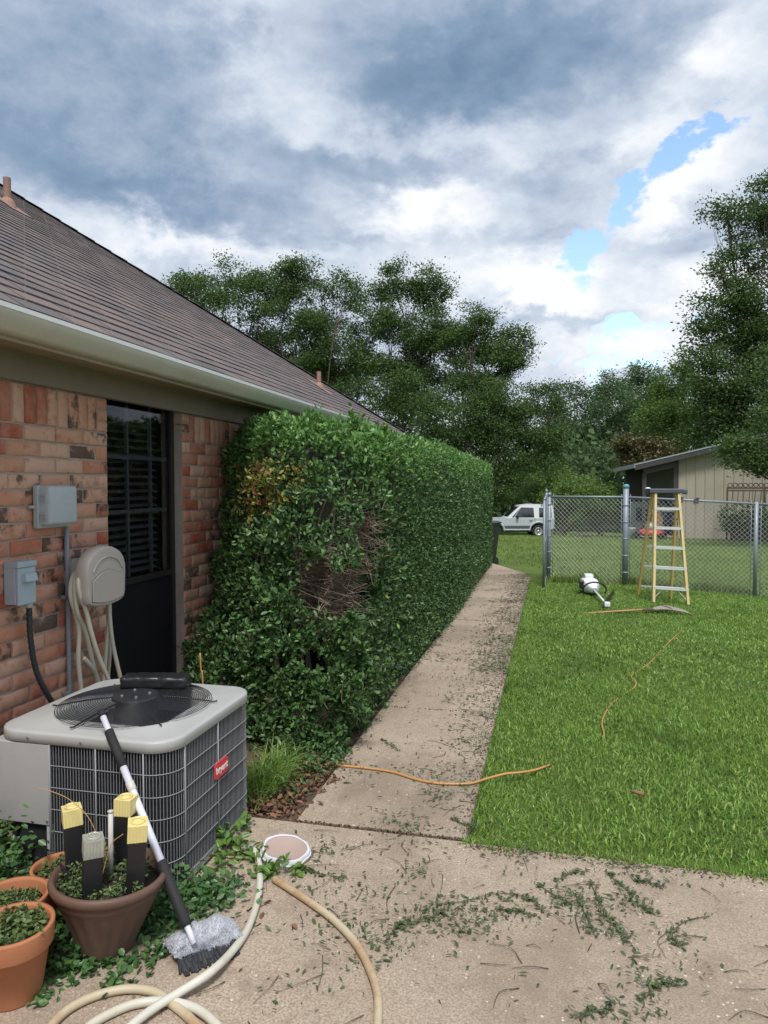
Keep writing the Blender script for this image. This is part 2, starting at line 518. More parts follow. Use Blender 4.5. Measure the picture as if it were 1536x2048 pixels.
leafmat('grass_far', [(0, (0.1, 0.175, 0.0352)), (0.5, (0.1625, 0.25, 0.055)), (1, (0.2625, 0.3125, 0.0935))], .55, .3, .3, tint=(0.2, 0.2687, 0.0715), dry=(.30, .29, .11))
leafmat('oak_leaf', [(0, (0.0512, 0.0949, 0.0331)), (0.5, (0.0874, 0.1499, 0.0463)), (1, (0.1506, 0.2218, 0.0744))], .68, .34, .2, tint=(0.0934, 0.153, 0.0497))
leafmat('oak_leaf_light', [(0, (0.072, 0.136, 0.0308)), (0.5, (0.12, 0.2, 0.0448)), (1, (0.184, 0.272, 0.07))], .68, .3, .2, tint=(0.128, 0.208, 0.049))
leafmat('wood_leaf', [(0, (0.0544, 0.0992, 0.0437)), (0.5, (0.088, 0.1472, 0.0605)), (1, (0.136, 0.2048, 0.084))], .7, .3, .2, tint=(0.088, 0.144, 0.0638))
leafmat('bush_leaf', [(0, (.10, .18, .04)), (.5, (.155, .25, .06)), (1, (.22, .31, .09))], .5, .3, tint=(.15, .24, .06))
leafmat('magnolia_leaf', [(0, (.045, .065, .02)), (.5, (.10, .085, .03)), (1, (.17, .11, .045))], .45, .2, tint=(.08, .08, .028))
leafmat('grey_shrub_leaf', [(0, (.09, .13, .075)), (.5, (.14, .18, .11)), (1, (.2, .24, .16))], .6, .25, tint=(.13, .17, .10))


# ------------------------------------------------------------------ mesh helpers
def origin_of(o):
    v = Vector((0, 0, 0))
    while o is not None:
        v += o.location
        o = o.parent
    return v


class MB:
    """collects shapes in world coordinates; build() links them as one mesh object"""

    def __init__(s):
        s.v, s.f, s.n = [], [], 0

    def raw(s, V, Fc):
        V = np.asarray(V, float).reshape(-1, 3)
        s.v.append(V)
        for f in Fc:
            s.f.append(tuple(i + s.n for i in f))
        s.n += len(V)
        return s

    def box(s, a, b, rot=None, c=None):
        (x0, y0, z0), (x1, y1, z1) = a, b
        V = np.array([(x, y, z) for z in (z0, z1) for y in (y0, y1) for x in (x0, x1)], float)
        if rot is not None:
            c = V.mean(0) if c is None else np.asarray(c, float)
            V = (V - c) @ np.array(rot.to_3x3()).T + c
        return s.raw(V, [(0, 2, 3, 1), (4, 5, 7, 6), (0, 1, 5, 4), (2, 6, 7, 3), (0, 4, 6, 2), (1, 3, 7, 5)])

    def bar(s, p, q, w, h, up=(0, 0, 1)):
        """rectangular bar from p to q, w across, h along up"""
        p, q = np.asarray(p, float), np.asarray(q, float)
        d = q - p
        d = d / np.linalg.norm(d)
        u = np.asarray(up, float)
        sd = np.cross(d, u)
        sd /= np.linalg.norm(sd)
        u = np.cross(sd, d)
        V = [e + sd * a * w / 2 + u * b * h / 2 for e in (p, q) for a, b in ((-1, -1), (1, -1), (1, 1), (-1, 1))]
        return s.raw(V, [(3, 2, 1, 0), (4, 5, 6, 7), (0, 1, 5, 4), (1, 2, 6, 5), (2, 3, 7, 6), (3, 0, 4, 7)])

    def loft(s, loops, caps=(True, True), closed=True):
        n = len(loops[0])
        V = np.concatenate([np.asarray(l, float) for l in loops])
        Fc = []
        for i in range(len(loops) - 1):
            for j in range(n if closed else n - 1):
                k = (j + 1) % n
                Fc.append((i * n + j, i * n + k, (i + 1) * n + k, (i + 1) * n + j))
        if caps[0]:
            Fc.append(tuple(range(n - 1, -1, -1)))
        if caps[1]:
            Fc.append(tuple((len(loops) - 1) * n + j for j in range(n)))
        return s.raw(V, Fc)

    def tube(s, path, r, seg=8, caps=True):
        P = np.asarray(path, float)
        rad = np.full(len(P), r) if np.isscalar(r) else np.asarray(r, float)
        T = np.gradient(P, axis=0)
        T /= np.linalg.norm(T, axis=1)[:, None] + 1e-12
        ref = np.array([0, 0, 1.0]) if abs(T[0][2]) < .9 else np.array([1.0, 0, 0])
        N = np.cross(T[0], ref)
        N /= np.linalg.norm(N)
        loops = []
        a = np.arange(seg) * 2 * math.pi / seg
        for i in range(len(P)):
            N = N - T[i] * (N @ T[i])
            N /= np.linalg.norm(N)
            B = np.cross(T[i], N)
            loops.append(P[i] + rad[i] * (np.cos(a)[:, None] * N + np.sin(a)[:, None] * B))
        return s.loft(loops, (caps, caps))

    def lathe(s, c, prof, seg=32, caps=(True, True), flute=None, tilt=None):
        """prof: (radius, z) from bottom up"""
        a = np.arange(seg) * 2 * math.pi / seg
        loops = []
        for r, z in prof:
            rr = np.full(seg, r)
            if flute:
                rr = rr * (1 + flute(z) * np.cos(a * 18))
            L = np.stack([rr * np.cos(a), rr * np.sin(a), np.full(seg, z)], 1)
            if tilt is not None:
                L = L @ np.array(tilt.to_3x3()).T
            loops.append(L + np.asarray(c, float))
        return s.loft(loops, caps)

    def build(s, name, mat, parent=None, smooth=False, origin=None, kind=None, label=None, bevel=0.0):
        V = np.concatenate(s.v)
        o0 = np.array(origin_of(parent)) if parent is not None else (np.asarray(origin, float) if origin is not None else np.zeros(3))
        me = bpy.data.meshes.new(name)
        me.from_pydata((V - o0).tolist(), [], s.f)
        return finish(me, name, mat, parent, smooth, None if parent is not None else o0, kind, label, bevel)


def finish(me, name, mat, parent, smooth, loc, kind, label, bevel=0.0):
    me.materials.append(MATS[mat])
    if smooth:
        me.polygons.foreach_set('use_smooth', np.ones(len(me.polygons), bool))
    me.update()
    o = bpy.data.objects.new(name, me)
    COL.objects.link(o)
    if parent is not None:
        o.parent = parent
    elif loc is not None:
        o.location = loc
    if bevel:
        md = o.modifiers.new('bevel', 'BEVEL')
        md.width = bevel
        md.segments = 2
        md.limit_method = 'ANGLE'
        if not smooth:
            me.polygons.foreach_set('use_smooth', np.ones(len(me.polygons), bool))
        md.harden_normals = True
    if kind:
        o['kind'] = kind
    if label:
        o['label'] = label
    return o


def fastmesh(name, V, quads, mat, parent=None, kind=None, label=None, smooth=False, mats=None, midx=None):
    """big joined mesh from arrays; quads is (n, k) with k corners each"""
    o0 = np.array(origin_of(parent)) if parent is not None else np.zeros(3)
    k = quads.shape[1]
    me = bpy.data.meshes.new(name)
    me.vertices.add(len(V))
    me.vertices.foreach_set('co', (V - o0).astype(np.float32).ravel())
    me.loops.add(quads.size)
    me.loops.foreach_set('vertex_index', quads.astype(np.int32).ravel())
    me.polygons.add(len(quads))
    me.polygons.foreach_set('loop_start', np.arange(0, quads.size, k, dtype=np.int32))
    if midx is not None:
        for mm in mats:
            me.materials.append(MATS[mm])
        me.polygons.foreach_set('material_index', midx.astype(np.int32))
    me.update(calc_edges=True)
    me.validate()
    o = bpy.data.objects.new(name, me)
    COL.objects.link(o)
    if midx is None:
        me.materials.append(MATS[mat])
    if smooth:
        me.polygons.foreach_set('use_smooth', np.ones(len(me.polygons), bool))
    if parent is not None:
        o.parent = parent
    if kind:
        o['kind'] = kind
    if label:
        o['label'] = label
    return o


def tag(o, label, cat, group=None, kind=None):
    o['label'] = label
    if cat:
        o['category'] = cat
    if group:
        o['group'] = group
    if kind:
        o['kind'] = kind
    return o


def empty(name, loc, label=None, cat=None, group=None, kind=None):
    o = bpy.data.objects.new(name, None)
    o.empty_display_size = .1
    COL.objects.link(o)
    o.location = [float(x) for x in loc]
    if label:
        tag(o, label, cat, group, kind)
    elif kind:
        o['kind'] = kind
    return o


def unit(a):
    return a / (np.linalg.norm(a, axis=-1, keepdims=True) + 1e-9)


def spline(pts, n=40):
    """smooth curve through the points"""
    P = np.asarray(pts, float)
    P = np.vstack([2 * P[0] - P[1], P, 2 * P[-1] - P[-2]])
    out = []
    segs = len(P) - 3
    per = max(2, n // segs)
    for i in range(segs):
        p0, p1, p2, p3 = P[i:i + 4]
        for t in np.linspace(0, 1, per, endpoint=False):
            out.append(.5 * ((2 * p1) + (p2 - p0) * t + (2 * p0 - 5 * p1 + 4 * p2 - p3) * t ** 2 + (3 * p1 - p0 - 3 * p2 + p3) * t ** 3))
    out.append(P[-2])
    return np.array(out)


def leaf_arrays(P, D, N, L, W, droop=.15, fold=.18):
    """folded pointed leaves: two quads each"""
    D = unit(D)
    S = unit(np.cross(D, N))
    N = np.cross(S, D)
    L = np.asarray(L)[:, None]
    W = np.asarray(W)[:, None]
    tip = P + D * L - N * L * droop
    mid1 = P + D * L * .32
    mid2 = P + D * L * .68 - N * L * droop * .35
    up = N * W * fold
    V = np.stack([P, mid1 - S * W * .42 + up, mid2 - S * W * .45 + up, tip, mid2 + S * W * .45 + up, mid1 + S * W * .42 + up], 1)
    n = len(P)
    b = (np.arange(n) * 6)[:, None]
    q = np.concatenate([b + np.array([[0, 1, 2, 3]]), b + np.array([[0, 3, 4, 5]])], 1).reshape(-1, 4)
    return V.reshape(-1, 3), q


def blade_arrays(P, D, H, W, bend):
    """grass blades: a quad and a narrowing tip quad"""
    n = len(P)
    a = RNG.uniform(0, 2 * math.pi, n)
    S = np.stack([np.cos(a), np.sin(a), np.zeros(n)], 1)
    up = np.tile([0, 0, 1.0], (n, 1))
    H = H[:, None]
    W = W[:, None]
    bend = bend[:, None]
    m = P + up * H * .55 + D * H * bend * .35
    t = P + up * H * (1 - .35 * bend) + D * H * bend
    V = np.stack([P - S * W, P + S * W, m + S * W * .8, m - S * W * .8, t + S * W * .1, t - S * W * .1], 1)
    b = (np.arange(n) * 6)[:, None]
    q = np.concatenate([b + np.array([[0, 1, 2, 3]]), b + np.array([[3, 2, 4, 5]])], 1).reshape(-1, 4)
    return V.reshape(-1, 3), q


def rrect(cx, cy, hx, hy, r, z, per=9):
    pts = []
    for qx, qy, a0 in ((1, 1, 0), (-1, 1, 90), (-1, -1, 180), (1, -1, 270)):
        for k in range(per):
            a = R(a0 + 90 * k / (per - 1))
            pts.append((cx + qx * (hx - r) + r * math.cos(a), cy + qy * (hy - r) + r * math.sin(a), z))
    return np.array(pts)


def sstep(a, b, x):
    t = np.clip((x - a) / (b - a), 0, 1)
    return t * t * (3 - 2 * t)


def lump(P, s, seed):
    """cheap smooth noise"""
    r = np.random.default_rng(seed)
    a = np.zeros(len(P))
    for k in range(5):
        d = r.normal(0, 1, 3) * s * (1 + .6 * k)
        a += np.sin(P @ d + r.uniform(0, 6)) / (1 + .6 * k)
    return a / 2.2


def terrain_z(X, Y):
    X = np.asarray(X, float)
    Y = np.asarray(Y, float)
    z = np.interp(Y, [-60, 7, 12.4, 26, 39, 60, 120], [-.045, -.045, -.085, -.28, -1.24, -2.1, -3])
    w = sstep(8, 12, Y) * (1 - sstep(15, 23, Y))
    return z - .05 * np.clip(X - 1.2, 0, 5) * w


# ================================================================== THE SETTING
def build_ground():
    xs = np.concatenate([np.linspace(-200, -14, 14), np.linspace(-12, 14, 53), np.linspace(16, 200, 14)])
    ys = np.concatenate([np.linspace(-60, 0, 7), np.linspace(1, 45, 89), np.linspace(48, 260, 24)])
    XX, YY = np.meshgrid(xs, ys)
    Z = terrain_z(XX, YY)
    V = np.stack([XX, YY, Z], -1).reshape(-1, 3)
    nx, ny = len(xs), len(ys)
    i = np.arange(ny - 1)[:, None] * nx + np.arange(nx - 1)[None]
    q = np.stack([i, i + 1, i + nx + 1, i + nx], -1).reshape(-1, 4)
    o = fastmesh('ground', V, q, 'lawn_soil', kind='structure', smooth=True)
    o['label'] = 'mown lawn that slopes away towards the trees'


build_ground()

SLAB_LABELS = 0


def slab(parent, poly, z0=-.12, z1=0.0, jig=.0):
    """one concrete slab with eased edges"""
    P = np.array(poly, float)
    c = P.mean(0)
    inn = c + (P - c) * (1 - .012 / np.linalg.norm(P - c, axis=1))[:, None]
    L = [np.column_stack([P, np.full(len(P), z0)]), np.column_stack([P, np.full(len(P), z1 - .008)]), np.column_stack([inn, np.full(len(P), z1)])]
    return MB().loft(L).build('slab', 'concrete', parent)


WL, WR = -1.175, -.365
walk = empty('sidewalk', (0, 3.2, 0), kind='structure')
walk['label'] = 'concrete walk of slabs between the hedge and the lawn'
ys = [3.15, 4.95, 6.65, 8.35, 10.05, 11.75]
for a, b in zip(ys[:-1], ys[1:]):
    slab(walk, [(WL, a + .006), (WR, a + .006), (WR, b - .006), (WL, b - .006)], z1=-.012 * (a - 3) / 9)
slab(walk, [(WL, 11.756), (WR, 11.756), (-.36, 12.6), (-.48, 13.2), (-1.05, 14.4), (-1.6, 15.6), (-2.6, 16.4), (-3.0, 15.4), (-2.2, 14.6), (WL, 13.4)], z1=-.02)

patio = empty('patio', (0, 0, 0), kind='structure')
patio['label'] = 'brown exposed aggregate concrete patio with clippings on it'
slab(patio, [(-2.44, -3), (2.3, -3), (2.3, 3.10), (1.2, 3.12), (WR, 3.138), (WL, 3.138), (-2.44, 3.138)])
slab(patio, [(2.312, -3), (6.5, -3), (6.5, 3.08), (2.312, 3.10)])
# planting bed between the patio, the walk and the wall
bed = MB()
gx, gy = 14, 44
L = []
for j in range(gy):
    yy = 3.142 + (15 - 3.142) * j / (gy - 1)
    L.append([(-2.44 + (WL - .004 + 2.44) * i / (gx - 1), yy, -.035 + .03 * random.random() + .02 * math.sin(i * .9 + j)) for i in range(gx)])
bed.loft(L, (False, False), closed=False)
tag(bed.build('planting_bed', 'mulch_soil', kind='structure'), 'bare mulch bed under the hedge', None)


def build_grass():
    def region(n, fx, x0, x1, y0, y1, dens_fn=None):
        X = RNG.uniform(x0, x1, n)
        Y = RNG.uniform(y0, y1, n)
        k = fx(X, Y)
        return X[k], Y[k]
    Vs, Qs, off = [], [], 0

    def add(X, Y, h0, h1, w0, w1, lift=.0):
        nonlocal off
        n = len(X)
        P = np.stack([X, Y, terrain_z(X, Y) + lift - .004], 1)
        patch = .85 + .16 * lump(np.stack([X, Y, 0 * X], 1), 2.0, 17) + .22 * lump(np.stack([X, Y, 0 * X], 1), 9.0, 18)
        H = RNG.uniform(h0, h1, n) * np.clip(patch, .45, 1.25)
        W = RNG.uniform(w0, w1, n)
        a = RNG.uniform(0, 2 * math.pi, n)
        D = np.stack([np.cos(a), np.sin(a), np.zeros(n)], 1)
        V, q = blade_arrays(P, D, H, W, RNG.uniform(.1, 1.0, n) ** 1.3)
        Vs.append(V)
        Qs.append(q + off)
        off += len(V)
    edge = lambda X, Y: (terrain_z(X, Y) < 1) &  (X > WR + .006 + .05 * np.sin(Y * 2.3 + 1) + .03 * np.sin(Y * 6.1) + .022 * np.sin(Y * 13) + .02 * np.sin(Y * 31)) & (Y > 3.145 + .02 * np.sin(X * 9) + .02 * np.sin(X * 23)) & (X < .268 * Y + 1.3)
    X, Y = region(80000, edge, WR - .1, 3.0, 3.1, 6.0)
    add(X, Y, .022, .056, .0024, .0048)
    X, Y = region(84000, edge, WR - .1, 4.8, 6.0, 12.5)
    add(X, Y, .020, .050, .0042, .0080)
    # blades that lean over the edge of the concrete
    Y = RNG.uniform(3.15, 12.5, 9000)
    add(WR + .02 + .04 * np.sin(Y * 2.3 + 1) + RNG.normal(0, .038, 9000), Y, .03, .075, .002, .004, .01)
    X = RNG.uniform(WR, 2.5, 5200)
    add(X, 3.125 + RNG.normal(0, .028, 5200), .03, .08, .002, .004, .02)
    fastmesh('lawn_grass', np.concatenate(Vs), np.concatenate(Qs), 'grass_blade', kind='stuff', label='thick green lawn grass right of the walk')
    Vs, Qs, off = [], [], 0
    X, Y = region(80000, lambda X, Y: (X < .268 * Y + 1.5) & (X > -3.5 - .1 * Y) & ((Y > 12.6) | (X > 99)) & ((X > -.2) | (Y > 14.6 - X * .9)) & (RNG.random(len(X)) < np.clip((15 / Y) ** 1.5, .12, 1)), -5, 14, 12.4, 42)
    add(X, Y, .05, .10, .005, .013)
    fastmesh('meadow_grass', np.concatenate(Vs), np.concatenate(Qs), 'grass_far', kind='stuff', label='mown grass beyond the chain link fence')
    # long weeds left by the mower along the fence
    Vs, Qs, off = [], [], 0
    X = RNG.uniform(-.2, 5.2, 9000)
    X = X[(np.sin(X * 5.3) + np.sin(X * 11) + RNG.normal(0, .7, len(X))) > .2]
    Y = 12.55 + RNG.normal(0, .07, len(X)) - .02 * X
    add(X, Y, .08, .26, .003, .006)
    fastmesh('fence_weeds', np.concatenate(Vs), np.concatenate(Qs), 'grass_far', kind='stuff', label='tall weeds along the foot of the chain link fence')


build_grass()

# ------------------------------------------------------------------ house
WALLX, CH, BM = -2.45, .0787, .2175
SOLD_B, SOLD_T = 1.887, 2.079
OP0, OP1, OPZ = 3.576, 4.412, .16            # window opening
EAVEX, EAVEZ, PITCHR = -2.1, 2.315, .667
EY1, EY0 = 10.62, -7.0
house = empty('brick_house', (-2.45, 3, 0), 'single storey brick house with brown shingle roof and cream gutter', 'house')


def brick_meshes(l, h, d, n, kindname):
    out = []
    for k in range(n):
        nx, nz = (8, 4) if l > h else (4, 8)
        V, Fc = [], []
        for j in range(nz + 1):
            for i in range(nx + 1):
                e = i in (0, nx) or j in (0, nz)
                eu = .0045 / l
                ew = .0045 / h
                u = (-.5 if i == 0 else .5 if i == nx else -.5 + eu + (1 - 2 * eu) * (i - 1) / (nx - 2))
                w = (-.5 if j == 0 else .5 if j == nz else -.5 + ew + (1 - 2 * ew) * (j - 1) / (nz - 2))
                V.append((-.0045 * e + random.gauss(0, .0007), u * l + random.gauss(0, .0011), w * h + random.gauss(0, .0012)))
        for j in range(nz):
            for i in range(nx):
                a = j * (nx + 1) + i
                Fc.append((a, a + 1, a + nx + 2, a + nx + 1))
        per = [i for i in range(nx + 1)] + [(nx + 1) * (j + 1) - 1 for j in range(1, nz + 1)] + [nz * (nx + 1) + i for i in range(nx - 1, -1, -1)] + [(nx + 1) * j for j in range(nz - 1, 0, -1)]
        b0 = len(V)
        for i in per:
            V.append((-d, V[i][1], V[i][2]))
        m = len(per)
        for i in range(m):
            j = (i + 1) % m
            Fc.append((per[j], per[i], b0 + i, b0 + j))
        me = bpy.data.meshes.new(kindname)
        me.from_pydata(V, [], Fc)
        me.materials.append(MATS['brick'])
        me.polygons.foreach_set('use_smooth', np.ones(len(me.polygons), bool))
        out.append((me, np.array(V), Fc))
    return out


def build_wall():
    m = MB()
    x0, x1 = WALLX - .16, WALLX - .007
    m.box((x0, -6.5, -.2), (x1, OP0 - .002, 2.2))
    m.box((x0, OP1 + .002, -.2), (x1, 10.25, 2.2))
    m.box((x0, OP0 - .002, -.2), (x1, OP1 + .002, OPZ))
    m.box((-13.6, 10.09, -.2), (x0, 10.25, 2.2))
    m.box((-13.76, -6.5, -.2), (-13.6, 10.25, 2.2))
    m.box((-13.6, -6.5, -.2), (x0, -6.34, 2.2))
    wall = m.build('wall', 'mortar', house)
    E0 = np.array(house.location)
    J = .0095
    full = brick_meshes(BM - J, CH - J, .105, 6, 'brick')
    half = brick_meshes(BM / 2 - J, CH - J, .105, 4, 'brick_half')
    sold = brick_meshes(CH - J, SOLD_T - SOLD_B - J, .105, 5, 'brick_soldier')
    extra = MB()
    cnt = 0

    def put(kind, yc, zc, near):
        nonlocal cnt
        me, V, Fc = random.choice(kind)
        x = WALLX + random.gauss(0, .0022)
        if near:
            o = bpy.data.objects.new('brick', me)
            COL.objects.link(o)
            o.parent = wall
            o.location = (x - E0[0], yc - E0[1], zc - E0[2])
            o.rotation_euler = (random.gauss(0, .006), 0, random.gauss(0, .008))
            cnt += 1
        else:
            extra.raw(V + np.array([x, yc, zc]), Fc)

    for c in range(24):
        zc = SOLD_B - CH * (c + .5)
        # left of the window: courses end at the opening with a whole or a half brick in turn
        y = OP0
        first = c % 2 == 1
        while y > -1.2:
            k, w = (half, BM / 2) if first else (full, BM)
            first = False
            put(k, y - w / 2 - .002, zc, y - w > 2.2)
            y -= w
        y = OP1
        first = c % 2 == 0
        while y < 6.2:
            k, w = (half, BM / 2) if first else (full, BM)
            first = False
            put(k, y + w / 2 + .002, zc, y < 4.95 and zc > .5)
            y += w
    y = OP0 - .135
    # the three bricks laid flat that close the soldier course beside the window
    for z in (SOLD_B + .032, SOLD_B + .096, SOLD_B + .16):
        for yy in (OP0 - .048, OP1 + .048):
            me, V, Fc = half[random.randrange(4)]
            o = bpy.data.objects.new('brick', me)
            COL.objects.link(o)
            o.parent = wall
            o.location = (WALLX + random.gauss(0, .002) - E0[0], yy - E0[1], z - E0[2])
            o.scale = (1, .09 / (BM / 2 - J), (.064 - J) / (CH - J))
    y = OP0 - .1
    zc = (SOLD_B + SOLD_T) / 2
    while y > -1.2:
        put(sold, y - CH / 2, zc, y > 2.25)
        y -= CH
    y = OP1 + .1
    while y < 6.2:
        put(sold, y + CH / 2, zc, y < 4.95)
        y += CH
    extra.build('brick_courses', 'brick', wall, smooth=True, kind='stuff')


build_wall()


def build_eaves():
    # frieze board, soffit, fascia
    MB().box((WALLX - .02, -6.5, SOLD_T + .002), (WALLX + .028, 10.24, 2.235)).build('frieze_board', 'brown_trim', house, bevel=.003)
    s = MB().box((WALLX + .028, -6.5, 2.222), (-2.185, 10.35, 2.234))
    s.box((-13.9, 10.09, 2.222), (WALLX + .028, 10.45, 2.234))
    s.build('soffit', 'soffit_paint', house)
    f = MB().box((-2.185, -6.7, 2.19), (-2.165, 10.55, 2.31))
    f.box((-13.95, 10.53, 2.19), (-2.185, 10.55, 2.31))
    f.build('fascia', 'gutter_paint', house)
    # gutter: formed profile, swept along the eave
    face = spline([(-2.105, 2.199, 0), (-2.092, 2.206, 0), (-2.080, 2.220, 0), (-2.066, 2.238, 0), (-2.054, 2.258, 0), (-2.049, 2.276, 0), (-2.049, 2.290, 0)], 24)
    pr = [(-2.163, 2.285), (-2.163, 2.199)] + [(p[0], p[1]) for p in face] + [(-2.055, 2.290), (-2.060, 2.262), (-2.085, 2.222), (-2.11, 2.205), (-2.157, 2.205), (-2.157, 2.285)]
    g = MB()
    g.loft([[(x, y, z) for x, z in pr] for y in (-6.7, -2, 1.0, 4.0, 7.0, 10.58)], (True, True))
    g.build('gutter', 'gutter_paint', house, smooth=True)
    MB().box((-2.0655, -6.7, 2.2915), (-2.0478, 10.58, 2.2985)).box((-2.0478, -6.7, 2.279), (-2.0458, 10.58, 2.2985)).build('gutter_lip', 'drip_edge', house)
    b = MB().box((-2.18, -6.7, 2.310), (-2.092, 10.6, 2.3135))
    b.build('drip_edge', 'drip_edge', house)


build_eaves()


def build_roof():
    w = 11.7
    xe, xw = EAVEX, EAVEX - w
    rz = EAVEZ + PITCHR * w / 2
    xr = EAVEX - w / 2
    t = -.02
    V = [(xe, EY0, EAVEZ + t), (xe, EY1, EAVEZ + t), (xw, EY1, EAVEZ + t), (xw, EY0, EAVEZ + t), (xr, EY0 + w / 2, rz + t), (xr, EY1 - w / 2, rz + t)]
    roof = MB().raw(V, [(0, 1, 5, 4), (1, 2, 5), (2, 3, 4, 5), (3, 0, 4)]).build('roof', 'roof_base_dark', house)
    E0 = np.array(house.location)
    ca = 1 / math.sqrt(1 + PITCHR ** 2)
    ex, tabw = .127, .305
    # a tab: lies on the slope, butt end thick
    def tab_mesh():
        wj = tabw - .011
        dep = ex + .03
        th = .0085
        z = [random.uniform(-.001, .0035) for _ in range(4)]
        # local: x up the slope, y along the eave, z off the roof
        V = [(0, -wj / 2, z[0]), (0, wj / 2, z[1]), (dep, wj / 2, -.003), (dep, -wj / 2, -.003), (0, -wj / 2, z[0] + th), (0, wj / 2, z[1] + th), (dep, wj / 2, .001), (dep, -wj / 2, .001),
             (0, 0, z[2]), (0, 0, z[2] + th), (dep, 0, .001)]
        Fc = [(4, 9, 10, 7), (9, 5, 6, 10), (0, 8, 9, 4), (8, 1, 5, 9), (1, 2, 6, 5), (3, 0, 4, 7)]
        me = bpy.data.meshes.new('shingle')
        me.from_pydata(V, [], Fc)
        me.materials.append(MATS['shingle'])
        return me, np.array(V), Fc
    tabs = [tab_mesh() for _ in range(7)]
    ux = np.array([-ca, 0, PITCHR * ca])
    uz = np.array([PITCHR * ca, 0, ca])
    uy = np.array([0, 1.0, 0])
    # rotation taking local axes (up slope, along eave, off roof) to the world
    rot = Matrix(((ux[0], uy[0], uz[0]), (ux[1], uy[1], uz[1]), (ux[2], uy[2], uz[2])))
    eul = rot.to_euler() if rot.determinant() > 0 else None
    Rm = np.array([ux, uy, uz])
    todo = []
    ncourse = int((w / 2) / ca / ex)
    for c in range(ncourse):
        s = c * ex - .012
        xrun = s * ca
        y1 = EY1 - xrun - .05
        y = -1.0 + ((c * 5) % 12) / 12 * tabw
        while y < y1:
            p = np.array([EAVEX - s * ca, y, EAVEZ + s * PITCHR * ca])
            q = p - np.array([0, 0, EYE])
            dd = q @ _fw
            vis = dd > .3 and abs((q @ _rt) / dd * F_PX) < 800
            todo.append((dd if vis else 1e3 + dd, c, p, y + tabw / 2 > y1))
            y += tabw
    todo.sort(key=lambda k: k[0])
    rest = MB()
    made = 0
    for dd, c, p, clip in todo:
        me, V, Fc = random.choice(tabs)
        if made < 290 and not clip and dd < 1e3:
            o = bpy.data.objects.new('shingle', me)
            COL.objects.link(o)
            o.parent = roof
            o.location = p - E0
            # uy x uz handedness: local frame is left handed unless the y axis is flipped
            o.matrix_basis = Matrix.Translation(Vector(p - E0)) @ Matrix(((ux[0], -uy[0], uz[0], 0), (ux[1], -uy[1], uz[1], 0), (ux[2], -uy[2], uz[2], 0), (0, 0, 0, 1)))
            made += 1
        else:
            W = V @ np.array([ux, -uy, uz]) + p
            s = (EAVEX - W[:, 0])
            W[:, 1] = np.minimum(W[:, 1], EY1 - s - .01)
            rest.raw(W, Fc)
    # far slope, seen as a thin line only
    rest.build('shingle_courses', 'shingle', roof, kind='stuff')
    # hip caps, one after the other up the hip
    n = 46
    for i in range(n):
        t0 = i * .127
        a = np.array([EAVEX - t0 + .01, EY1 - t0 + .01, EAVEZ + PITCHR * t0 + .012])
        d = unit(np.array([-1, -1, PITCHR]))
        k = np.array([-1, 1, 0]) / math.sqrt(2)
        dn = np.array([0, 0, -1.0])
        L, hw = .26, .13
        V = []
        for e, lift in ((0, .014), (L, .002)):
            b = a + d * e
            V += [b - k * hw + dn * (hw * .40) + np.array([0, 0, lift]), b + np.array([0, 0, lift]), b + k * hw + dn * (hw * .40) + np.array([0, 0, lift])]
        V += [v - np.array([0, 0, .008]) for v in V[:3]]
        MB().raw(V, [(0, 1, 4, 3), (1, 2, 5, 4), (6, 7, 1, 0), (7, 8, 2, 1)]).build('hip_cap', 'shingle', roof)
    # two plumbing vents with their flashing
    plain('vent_paint', (.30, .17, .13), .7, var=.15, scale=9, dirt=(.2, .12, .10))
    for (x, y, h, r) in ((-4.8, 5.565, .235, .032), (-2.827, 8.457, .19, .027)):
        z = EAVEZ + PITCHR * (EAVEX - x)
        v = MB().tube([(x, y, z - .05), (x, y, z + h)], r, 16).build('vent_pipe', 'vent_paint', house, smooth=False)
        fl = MB()
        fl.lathe((x, y, z), [(r + .05, -.035), (r + .03, .02), (r + .004, .055)], 16, (False, False))
        cq = np.array([x, y, z])
        q = [cq + ux * a + uy * b + uz * .013 for a, b in ((-.19, -.13), (-.19, .13), (.14, .13), (.14, -.13))]
        fl.raw([*q, *[p - uz * .006 for p in q]], [(0, 3, 2, 1), (0, 1, 5, 4), (1, 2, 6, 5)])
        fl.build('flashing', 'vent_paint', v)


build_roof()


